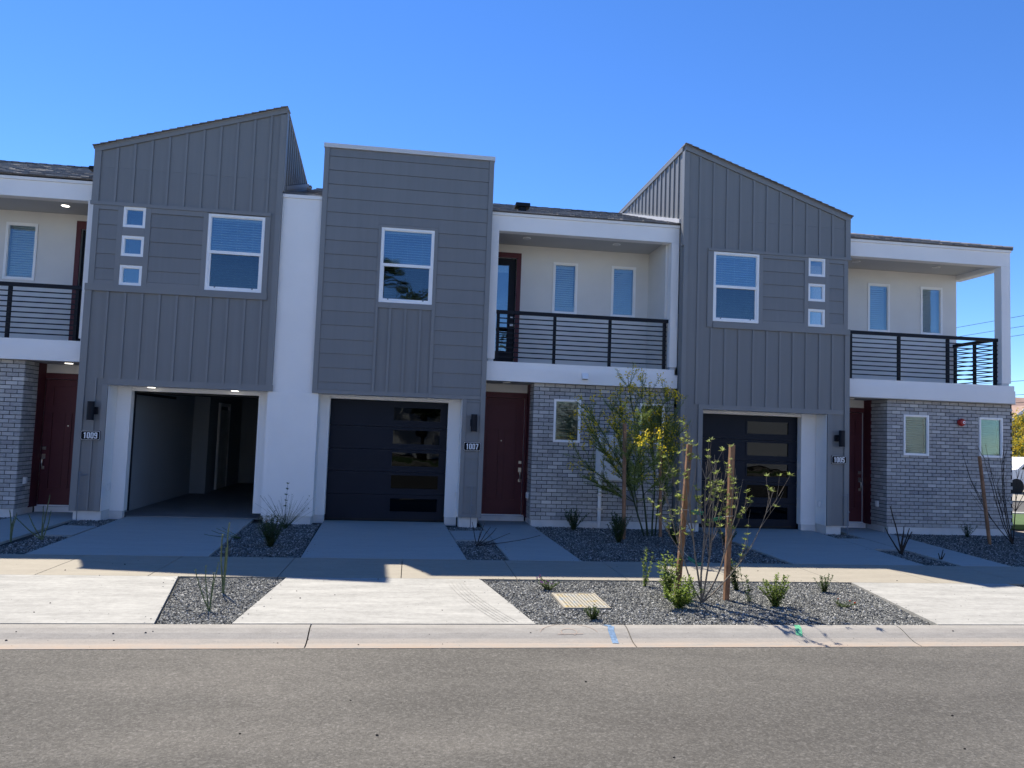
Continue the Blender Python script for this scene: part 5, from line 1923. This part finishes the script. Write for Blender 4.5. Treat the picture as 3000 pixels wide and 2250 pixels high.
def flowering_tree(loc, label, seed):
    rnd = random.Random(seed)
    root = empty('flowering_tree', loc)
    tag(root, label, 'tree')
    W, Lf, Fl = MB(), MB(), MB()
    base = Vector(loc)
    tips = [(-1.42, 0.00, 1.42, .012), (-1.28, -0.10, 2.02, .014), (-1.22, 0.1, 2.30, .013), (-1.05, 0.0, 1.78, .012), (-0.85, -0.15, 2.45, .017), (-0.62, 0.0, 2.62, .018), (-0.45, 0.1, 2.95, .020), (-0.25, -0.1, 2.62, .018),
            (-0.05, 0.05, 2.80, .019), (0.12, -0.1, 2.45, .016), (0.30, 0.0, 2.70, .015), (0.42, -0.1, 2.25, .013), (0.55, 0.05, 2.0, .012), (-1.15, -0.1, 0.98, .010), (-0.75, -0.2, 1.95, .012), (0.2, -0.2, 1.9, .012),
            (-0.35, -0.2, 2.2, .014), (-0.95, -2.30, 1.72, .013), (-0.60, -2.35, 1.55, .012), (-0.78, -2.0, 2.15, .013), (-0.30, -1.9, 1.30, .010), (0.45, 0.1, 1.45, .010), (-0.55, 0.12, 1.6, .010)]
    order = sorted(range(len(tips)), key=lambda i: 0 if i in (4, 6, 8, 10, 12) else 1)
    mains = []
    for n_, ti in enumerate(order):
        dx, dy, h_, r0 = tips[ti]
        d = Vector((dx, dy, h_))
        if n_ < 5:
            st = base + Vector((0.04 + 0.28 * (n_ / 4 - 0.5), rnd.uniform(-.05, .05), -0.02))
            d0 = Vector((dx * 0.55, dy, h_))
        else:
            m_ = min(mains, key=lambda q: abs(q[-1].x - (base + d).x) + 0.5 * abs(q[-1].z - (base + d).z))
            k_ = rnd.randint(2, 4) if h_ < 2.1 else rnd.randint(4, 6)
            st = m_[k_].copy()
            d0 = (m_[k_ + 1] - m_[k_]).normalized() * 0.4 + (base + d - st).normalized()
            r0 = r0 * 0.75
        L = (base + d - st).length
        pts = wander(st, d0, L, 12, rnd, 0.07, 0.03)
        off = (base + d) - pts[-1]
        pts = [p + off * (i / (len(pts) - 1)) ** 1.2 for i, p in enumerate(pts)]
        if n_ < 5:
            mains.append(pts)
        W.tube(pts, r0, r0 * 0.25, n=5)
        tw_all = [[p for p in pts[3:] if p.z > 0.75] or pts[-3:]]
        for j in range(24):
            i = rnd.randint(4 if n_ < 5 else 2, len(pts) - 2)
            dd = (pts[i + 1] - pts[i]).normalized()
            tl = rnd.uniform(0.18, 0.52)
            tw = wander(pts[i], dd + Vector((rnd.uniform(-1, 1), rnd.uniform(-.8, .8), rnd.uniform(-.5, .5))) * 0.85, tl, 6, rnd, 0.14, 0.03)
            W.tube(tw, 0.0042, 0.0018, n=4)
            tw_all.append(tw)
        for tw in tw_all:
            for a, b_ in zip(tw[:-1], tw[1:]):
                for _ in range(12):
                    p = a.lerp(b_, rnd.random())
                    dd = Vector((rnd.uniform(-1, 1), rnd.uniform(-1, 1), rnd.uniform(-0.4, 1)))
                    Lf.leaf(p, dd, (rnd.random(), rnd.random(), 1), rnd.uniform(0.03, 0.06), 0.007)
            e = tw[-1]
            hz = e.z
            if hz > 1.1 and rnd.random() < (0.55 if hz > 1.6 else 0.16):
                c = e
                for _ in range(rnd.randint(10, 24)):
                    p = c + Vector((rnd.gauss(0, .035), rnd.gauss(0, .035), rnd.gauss(0, .04)))
                    dd = Vector((rnd.uniform(-1, 1), rnd.uniform(-1, 1), rnd.uniform(-1, 1)))
                    Fl.leaf(p, dd, (rnd.uniform(-1, 1), rnd.uniform(-1, 1), 0.5), 0.034, 0.030)
    W.build('branches', 'bark_green', root, loc)
    Lf.build('leaves', 'leaf_feather', root, loc)
    Fl.build('flowers', 'flower_yellow', root, loc)
    return root


flowering_tree((4.42, -0.66, 0.0), 'young feathery tree with yellow flowers in front of the middle brick wall', 3)


def leafy(loc, h_, spread, nst, label, seed, leafm='leaf_bright', bark='bark_green', L=0.038, dens=9, lean=(0, 0), flower=None, cat='plant', wf=0.5, group=None):
    rnd = random.Random(seed)
    root = empty('leafy_plant', loc)
    tag(root, label, cat, group)
    W, Lf, Fl = MB(), MB(), MB()
    base = Vector(loc)
    for k in range(nst):
        a = rnd.uniform(0, 6.283)
        s = spread * rnd.random() ** 0.6
        d = Vector((math.cos(a) * s + lean[0], math.sin(a) * s + lean[1], h_ * rnd.uniform(0.5, 1.0)))
        pts = wander(base + Vector((rnd.uniform(-.02, .02), rnd.uniform(-.02, .02), -0.02)), d, d.length, 6, rnd, 0.12, 0.05)
        W.tube(pts, 0.0035, 0.0015, n=4)
        for i in range(1, len(pts)):
            for _ in range(dens):
                p = pts[i - 1].lerp(pts[i], rnd.random())
                dd = Vector((rnd.uniform(-1, 1), rnd.uniform(-1, 1), rnd.uniform(-0.3, 0.8)))
                Lf.leaf(p, dd, (rnd.uniform(-.4, .4), rnd.uniform(-.4, .4), 1), L * rnd.uniform(.5, 1.1), L * wf * rnd.uniform(.7, 1.1))
        if flower and rnd.random() < 0.35:
            for _ in range(5):
                Fl.leaf(pts[-1], (rnd.uniform(-1, 1), rnd.uniform(-1, 1), 1), (0, 1, .3), 0.02, 0.018)
    W.build('stems', bark, root, loc)
    Lf.build('leaves', leafm, root, loc)
    if Fl.v:
        tag(Fl.build('flowers', flower, root, loc), kind='stuff')
    return root


leafy((2.90, -5.15, 0), 0.50, 0.06, 5, 'tall leafy shoot at the left of the two plants beside the left stake', 11, dens=8, L=0.042)
leafy((2.98, -5.75, 0), 0.50, 0.20, 18, 'yellow green bushy plant beside the left stake', 12, dens=8, L=0.050)
leafy((2.93, -6.25, 0), 0.32, 0.27, 20, 'low yellow green plant at the foot of the left stake', 13, dens=8, L=0.048)
leafy((3.08, -6.05, 0), 0.32, 0.12, 8, 'small leafy plant just right of the left stake', 14, dens=8)
leafy((4.00, -5.30, 0), 0.42, 0.12, 12, 'leafy plant behind the right stake at the pavement edge', 15, 'leaf_mid', dens=9, lean=(-0.08, 0))
leafy((4.06, -6.15, 0), 0.38, 0.22, 24, 'bright green bushy plant right of the staked shrub', 16, dens=11, L=0.036)
leafy((3.86, -5.95, 0), 0.40, 0.04, 3, 'spindly dark shoot beside the bright bushy plant', 17, 'leaf_mid', dens=6, lean=(-0.08, 0.02), L=0.045)
leafy((5.10, -5.38, 0), 0.22, 0.16, 12, 'small loose green plant by the pavement near the end driveway', 18, 'leaf_mid', dens=7, L=0.032)
leafy((4.86, -6.15, 0), 0.07, 0.22, 16, 'flat sparse groundcover plant near the end driveway apron', 19, 'leaf_mid', dens=4, L=0.02, flower='flower_red')
leafy((1.66, -5.40, 0), 0.13, 0.17, 20, 'low plant with a purple flower behind the valve box', 20, 'leaf_mid', dens=8, L=0.022, flower='flower_purple')
leafy((1.86, -6.72, 0), 0.14, 0.11, 16, 'small green plant in front of the valve box at the kerb', 21, 'leaf_mid', dens=9, L=0.024)
# shaded bed plants
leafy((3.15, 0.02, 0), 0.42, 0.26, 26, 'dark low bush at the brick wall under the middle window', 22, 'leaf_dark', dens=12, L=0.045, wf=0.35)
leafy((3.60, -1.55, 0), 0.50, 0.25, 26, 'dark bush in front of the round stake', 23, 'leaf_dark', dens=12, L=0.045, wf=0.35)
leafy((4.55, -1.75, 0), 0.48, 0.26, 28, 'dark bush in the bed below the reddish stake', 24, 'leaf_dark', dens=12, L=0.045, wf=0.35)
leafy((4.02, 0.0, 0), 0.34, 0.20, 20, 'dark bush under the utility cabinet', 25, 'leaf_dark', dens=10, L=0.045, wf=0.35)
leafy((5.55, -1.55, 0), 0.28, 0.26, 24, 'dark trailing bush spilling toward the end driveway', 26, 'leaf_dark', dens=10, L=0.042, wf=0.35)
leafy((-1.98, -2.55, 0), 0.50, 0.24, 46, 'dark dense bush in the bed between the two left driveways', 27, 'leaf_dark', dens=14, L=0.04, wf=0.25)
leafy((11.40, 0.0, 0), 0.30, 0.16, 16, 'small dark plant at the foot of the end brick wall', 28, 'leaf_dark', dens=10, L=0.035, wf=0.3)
leafy((-2.28, -0.95, 0), 0.20, 0.22, 16, 'low plant with red flowers in front of the white pier', 29, 'leaf_mid', dens=6, L=0.03, flower='flower_red', wf=0.3)
leafy((12.9, -0.6, 0), 0.45, 0.3, 26, 'dark bush past the end of the brick wall', 30, 'leaf_dark', dens=10, L=0.04, wf=0.3)

# tuft grass before the pier
gr = empty('ornamental_grass', (-2.08, -0.62, 0))
tag(gr, 'spiky ornamental grass in front of the white pier', 'grass plant')
rnd = random.Random(77)
W, Lf = MB(), MB()
for k in range(70):
    a = rnd.uniform(0, 6.283)
    s = rnd.uniform(0.05, 0.55)
    d = Vector((math.cos(a) * s, math.sin(a) * s * 0.7, rnd.uniform(0.30, 0.62)))
    pts = wander((-2.08, -0.62, -0.02), d, d.length, 7, rnd, 0.06, -0.05 * s)
    W.tube(pts, 0.0022, 0.0010, n=3)
    if k % 6 == 0:
        tuft(Lf, pts[-1], rnd, 5, 0.03, 0.008)
pts = wander((-2.10, -0.62, -0.02), (0, 0, 1), 0.78, 8, rnd, 0.05)
W.tube(pts, 0.005, 0.002, n=4)
for p in pts[4:]:
    tuft(Lf, p, rnd, 16, 0.05, 0.016)
W.build('blades', 'leaf_dark', gr, (-2.08, -0.62, 0))
Lf.build('seed_heads', 'leaf_mid', gr, (-2.08, -0.62, 0))


def sticks(loc, tips, label, bark='ocotillo', seed=1, r=0.012, thorn=True, name='ocotillo', cat='cactus plant'):
    rnd = random.Random(seed)
    root = empty(name, loc)
    tag(root, label, cat)
    W, T = MB(), MB()
    base = Vector(loc)
    for d in tips:
        d = Vector(d)
        pts = wander(base + Vector((rnd.uniform(-.015, .015), rnd.uniform(-.015, .015), -0.02)), d, d.length, 9, rnd, 0.10, 0.02)
        off = (base + d) - pts[-1]
        pts = [p + off * (i / (len(pts) - 1)) for i, p in enumerate(pts)]
        W.tube(pts, r, r * 0.55, n=6)
        if thorn:
            for p in pts[1:]:
                for _ in range(5):
                    T.leaf(p, (rnd.uniform(-1, 1), rnd.uniform(-1, 1), rnd.uniform(0, 1)), (0, 0, 1), 0.022, 0.006)
    W.build('canes', bark, root, loc)
    if T.v:
        T.build('thorns', 'leaf_mid', root, loc)
    return root


sticks((-1.89, -5.70, 0), [(-0.04, 0.0, 0.60), (0.02, 0.01, 0.72), (0.0, 0.02, 0.45)], 'upright pair of green canes with a tie in the left gravel strip', seed=3, r=0.011)
sticks((-1.83, -6.46, 0), [(-0.06, 0.0, 0.40), (-0.16, 0.03, 0.36), (0.01, 0.02, 0.34), (0.03, 0.1, 0.42)], 'curving short green canes at the front of the left gravel strip', seed=4, r=0.007)
sticks((-5.58, -2.45, 0), [(-0.04, 0, 0.42), (0.05, 0.02, 0.38), (0.0, 0.05, 0.30)], 'short green canes in the bed at the far left', seed=5, r=0.012)
sticks((-5.28, -2.20, 0), [(-0.20, 0, 0.34), (-0.02, 0.02, 0.46), (0.06, 0.02, 0.62), (0.10, 0.0, 0.40), (-0.42, 0.05, 0.30)], 'branching green canes beside the left entry path', seed=6, r=0.010)
sticks((1.10, -2.20, 0), [(0.22, 0.05, 0.28), (-0.08, 0.0, 0.36), (0.32, 0.1, 0.26), (0.12, 0.0, 0.34), (0.55, 0.12, 0.18), (1.05, 0.2, 0.14), (0.05, -.05, 0.22)], 'drooping grey canes spreading over the middle entry path', 'bark_dark', 7, 0.007, False)
sticks((8.24, -2.40, 0), [(-0.30, 0, 0.42), (-0.20, 0.02, 0.78), (0.02, 0.0, 0.30), (0.14, 0.0, 0.42), (0.20, 0.02, 0.36), (0.08, 0.06, 0.44)], 'dark branching canes beside the end driveway', 'bark_dark', 8, 0.014, False)
sticks((8.50, -2.98, 0), [(0.05, 0, 0.16), (-0.02, 0.02, 0.10), (0.08, 0.0, 0.10)], 'stubby dark canes near the pavement by the end path', 'bark_dark', 9, 0.010, False)
sticks((-2.55, -1.80, 0), [(-0.45, -0.02, 0.10), (-0.40, 0.05, 0.13), (-0.55, -0.06, 0.05), (-0.30, 0.0, 0.15)], 'drooping green leaves lying over the edge of the left driveway', 'leaf_mid', 10, 0.006, False, name='trailing_plant', cat='plant')


# ------------------------------------------------------------------ beyond the end of the row
def far_house(name, loc, w, d, hwall, hroof, label, wall='far_grey', gable_front=True, roofm='far_roof'):
    x, y, z = loc
    h = empty(name, loc)
    tag(h, label, 'house')
    x0, x1, y0, y1 = x - w / 2, x + w / 2, y - d / 2, y + d / 2
    box('wall', x0, x1, y0, y1, 0, hwall, wall, h)
    o_ = 0.5
    v = [(x0, y0, hwall), (x1, y0, hwall), (x, y0, hroof - 0.15), (x0, y1, hwall), (x1, y1, hwall), (x, y1, hroof - 0.15)]
    mesh_obj('gable', v, [(0, 1, 2), (5, 4, 3), (0, 3, 4, 1)], wall, h)
    s = (hroof - hwall) / (w / 2)
    for sg in (-1, 1):
        xe = x + sg * (w / 2 + o_)
        ze = hwall - s * o_
        v = [(x, y0 - o_, hroof), (xe, y0 - o_, ze), (xe, y1 + o_, ze), (x, y1 + o_, hroof)]
        v += [(a, b, c - 0.16) for a, b, c in v]
        mesh_obj('roof', v, [(0, 1, 2, 3), (7, 6, 5, 4), (0, 4, 5, 1), (1, 5, 6, 2), (2, 6, 7, 3), (3, 7, 4, 0)], roofm, h)
        v = [(x, y0 - o_ - 0.03, hroof + 0.02), (xe, y0 - o_ - 0.03, ze + 0.02), (xe, y0 - o_ - 0.03, ze - 0.26), (x, y0 - o_ - 0.03, hroof - 0.28)]
        v += [(a, b + 0.028, c) for a, b, c in v]
        mesh_obj('barge_board', v, [(0, 1, 2, 3), (7, 6, 5, 4), (0, 4, 5, 1), (1, 5, 6, 2), (2, 6, 7, 3), (3, 7, 4, 0)], 'far_white', h)
    for fx in (-0.3, -0.05, 0.25):
        wx = x + fx * w
        for wz in ([1.0] if hwall < 4 else [1.0, 3.6]):
            wnd = empty('window', (wx, y0, wz), h)
            box('frame', wx - 0.55, wx + 0.55, y0 - 0.05, y0 - 0.002, wz, wz + 1.3, 'far_white', wnd)
            box('pane', wx - 0.47, wx + 0.47, y0 - 0.07, y0 - 0.052, wz + 0.08, wz + 1.22, 'glass_garage', wnd)
    return h


def leaf_tree(name, loc, h_, cr, label, seed, leafm, n=2600, L=0.16, trunk_h=0.35, bark='bark_dark', flower=None, cat='tree', clumps=26):
    rnd = random.Random(seed)
    root = empty(name, loc)
    tag(root, label, cat)
    base = Vector(loc)
    W, Lf, Fl = MB(), MB(), MB()
    top = base + Vector((0, 0, h_ * trunk_h))
    W.tube([base, base.lerp(top, 0.5) + Vector((0.05, 0.03, 0)), top], h_ * 0.022, h_ * 0.015, n=7)
    cl = []
    for k in range(clumps):
        a = rnd.uniform(0, 6.283)
        rr = cr * rnd.random() ** 0.5 * 0.85
        zz = h_ * rnd.uniform(trunk_h * 0.9, 0.95)
        fall = 1 - abs((zz / h_) - 0.6) * 1.1
        c = base + Vector((math.cos(a) * rr * fall, math.sin(a) * rr * fall, zz))
        cl.append((c, cr * rnd.uniform(0.20, 0.36)))
        W.tube([top, top.lerp(c, 0.5) + Vector((rnd.uniform(-.1, .1), rnd.uniform(-.1, .1), 0.1)), c], h_ * 0.009, h_ * 0.003, n=4)
    for _ in range(n):
        c, r = rnd.choice(cl)
        q = Vector((rnd.gauss(0, 1), rnd.gauss(0, 1), rnd.gauss(0, .8))).normalized() * r * rnd.random() ** 0.4
        tgt = Fl if (flower and rnd.random() < 0.6) else Lf
        tgt.leaf(c + q, (rnd.uniform(-1, 1), rnd.uniform(-1, 1), rnd.uniform(-1, 1)), (rnd.uniform(-1, 1), rnd.uniform(-1, 1), 1), L * rnd.uniform(.6, 1.2), L * 0.6)
    W.build('trunk', bark, root, loc)
    Lf.build('crown', leafm, root, loc)
    if Fl.v:
        Fl.build('flowers', flower, root, loc)
    return root


fh = far_house('far_house', (51.25, 45, 0), 3.4, 5, 4.25, 5.55, 'grey gabled house with white trim far beyond the end townhouse')
box('belt_trim', 49.6, 52.9, 42.44, 42.498, 4.62, 4.74, 'far_white', fh)
box('wing_wall', 40.0, 60.0, 47.6, 57.0, 0, 4.9, 'far_grey', fh)
mesh_obj('wing_roof', [(39.5, 47.0, 4.95), (60.5, 47.0, 4.95), (60.5, 52.5, 7.0), (39.5, 52.5, 7.0), (39.5, 47.0, 4.8), (60.5, 47.0, 4.8), (60.5, 52.5, 6.85), (39.5, 52.5, 6.85)],
         [(0, 1, 2, 3), (7, 6, 5, 4), (0, 4, 5, 1), (1, 5, 6, 2), (2, 6, 7, 3), (3, 7, 4, 0)], 'far_roof', fh)
leaf_tree('flowering_tree', (31.9, 21.5, 0), 3.7, 2.1, 'full yellow flowering tree past the end of the row', 41, 'leaf_mid', 6500, 0.13, 0.22, flower='flower_far', clumps=44)
leaf_tree('flowering_tree', (29.4, 19.0, 0), 2.6, 1.5, 'smaller yellow flowering tree in front of the fuller one', 42, 'leaf_mid', 3000, 0.12, 0.25, flower='flower_far', clumps=24)


def far_car(x, y, label):
    h = empty('parked_car', (x, y, -0.05))
    tag(h, label, 'car')
    prof_ = [(-2.2, 0.35), (-2.15, 0.85), (-1.3, 1.0), (-0.7, 1.48), (0.9, 1.5), (1.6, 1.05), (2.2, 0.92), (2.25, 0.35)]
    poly_prism('body', [(x + a, z_) for a, z_ in prof_][::-1], y - 0.85, y + 0.85, 'car_white', h)
    poly_prism('side_glass', [(x - 1.15, 1.0), (x + 1.35, 1.0), (x + 0.8, 1.42), (x - 0.62, 1.42)], y - 0.87, y - 0.852, 'glass_garage', h)
    for wx in (-1.35, 1.4):
        for sy in (-0.87, 0.67):
            b = MB()
            b.tube([(x + wx, y + sy, 0.28), (x + wx, y + sy + 0.2, 0.28)], 0.33, n=20)
            b.build('wheel', 'rubber', h)


far_car(26.2, 14.6, 'white car parked on the side street under the yellow tree')
# low white fence along the side street
fe = empty('white_fence', (26, 16.5, 0))
tag(fe, 'low white picket fence behind the parked white car', 'fence')
for k in range(66):
    box('picket', 18 + k * 0.3, 18.1 + k * 0.3, 16.5, 16.54, -0.03, 1.0, 'far_white', fe)
for z in (0.25, 0.8):
    box('fence_rail', 18, 38, 16.55, 16.6, z, z + 0.08, 'far_white', fe)

# overhead lines with their poles
for (y, lb) in ((-46, 'wooden utility pole carrying the overhead lines on the near side'), (84, 'wooden utility pole carrying the overhead lines, behind the houses')):
    x = 45.7
    p = empty('utility_pole', (x, y, 0))
    tag(p, lb, 'utility pole', 'utility poles')
    b = MB()
    b.tube([(x, y, 0), (x, y, 12.6)], 0.18, 0.12, n=8)
    b.build('pole', 'bark_dark', p)
    box('crossarm', x - 0.06, x + 0.06, y - 1.2, y + 1.2, 11.9, 12.05, 'bark_dark', p)
for k, (zw, nm) in enumerate(((12.0, 'topmost'), (11.2, 'second from the top'), (10.55, 'third from the top'), (7.05, 'third from the bottom'), (6.0, 'second from the bottom'), (5.4, 'lowest'))):
    b = MB()
    b.tube([(45.7, -46 + 130 * i / 12, zw - 0.35 * math.sin(math.pi * i / 12) + 0.3) for i in range(13)], 0.020, n=4)
    tag(b.build('overhead_line', 'dark_metal'), 'overhead line crossing the sky at the right, the ' + nm + ' one', 'power line', 'overhead lines')

# ------------------------------------------------------------------ the other side of the street (seen only in the panes; its houses also bounce light)
tag(poly_sheet('opposite_pavement', [(-60, -23.2), (60, -23.2), (60, -20.8), (-60, -20.8)], 0.0, 'concrete_walk', 0.16), kind='structure')
tag(poly_sheet('opposite_lawn', [(-60, -27.5), (60, -27.5), (60, -23.3), (-60, -23.3)], 0.0, 'lawn', 0.16), kind='structure')
for k, (hx, lb) in enumerate(((-33.0, 'fourth from the middle'), (-22.0, 'third from the middle'), (-11.0, 'second from the middle'), (0.0, 'opposite the closed garage'), (11.0, 'opposite the end house'), (22.0, 'past the end house'), (33.0, 'farthest past the end house'))):
    h = empty('opposite_bounce_house', (hx, -36, 0))  # white row added out of view to bounce sunlight onto the shaded facade
    tag(h, 'white stucco townhouse across the street, added to bounce sunlight, ' + lb, 'townhouse', 'added townhouses across the street')
    box('stucco_wall', hx - 5.45, hx + 5.45, -42, -34.0, -0.05, 6.6 + 0.5 * (k % 2), 'stucco', h)
    box('parapet_cap', hx - 5.47, hx + 5.47, -42.1, -33.95, 6.61 + 0.5 * (k % 2), 6.7 + 0.5 * (k % 2), 'siding', h)
    for fx in (-3.6, 0.2, 3.5):
        wnd = empty('window', (hx + fx, -34, 4.0), h)
        box('frame', hx + fx - 0.55, hx + fx + 0.55, -33.998, -33.95, 4.0, 5.4, 'vinyl', wnd)
        box('pane', hx + fx - 0.48, hx + fx + 0.48, -33.948, -33.94, 4.07, 5.33, 'glass_garage', wnd)
    box('garage_door', hx - 4.6, hx - 2.2, -33.998, -33.94, 0.0, 2.3, 'garage_door_paint', h)
leaf_tree('street_tree', (0.6, -28.0, 0), 9.8, 2.9, 'tall street tree across the road beside the palm', 51, 'tree_leaf', 5200, 0.22, 0.3)
leaf_tree('street_tree', (5.5, -28.5, 0), 7.8, 2.8, 'shorter round street tree across the road', 52, 'tree_leaf', 3600, 0.22, 0.3)
leaf_tree('street_tree', (-8.5, -28.5, 0), 6.6, 2.6, 'small street tree across the road facing the open garage', 53, 'tree_leaf', 3000, 0.22, 0.3)
leaf_tree('street_tree', (15.0, -28.5, 0), 7.0, 2.6, 'street tree across the road facing the end house', 54, 'tree_leaf', 3000, 0.22, 0.3)
pm = empty('palm_tree', (-2.1, -29.5, 0))
tag(pm, 'tall fan palm across the road', 'palm tree')
rnd = random.Random(61)
W, Lf = MB(), MB()
W.tube([(-2.1, -29.5, 0), (-2.0, -29.5, 5), (-2.05, -29.5, 10.2)], 0.26, 0.2, n=9)
for k in range(44):
    a = rnd.uniform(0, 6.283)
    el = rnd.uniform(-0.5, 1.2)
    d = Vector((math.cos(a) * math.cos(el), math.sin(a) * math.cos(el), math.sin(el)))
    p0 = Vector((-2.05, -29.5, 10.2))
    hub = p0 + d * 1.0
    W.tube([p0, hub], 0.02, n=4)
    side = d.cross(Vector((0, 0, 1))).normalized()
    for j in range(-8, 9):
        ang = j / 8 * 1.5
        dd = d * math.cos(ang) + side * math.sin(ang) + Vector((0, 0, -0.15))
        Lf.leaf(hub, dd, d.cross(side), 0.95, 0.07)
W.build('trunk', 'bark_dark', pm, (-2.1, -29.5, 0))
Lf.build('fronds', 'tree_leaf', pm, (-2.1, -29.5, 0))
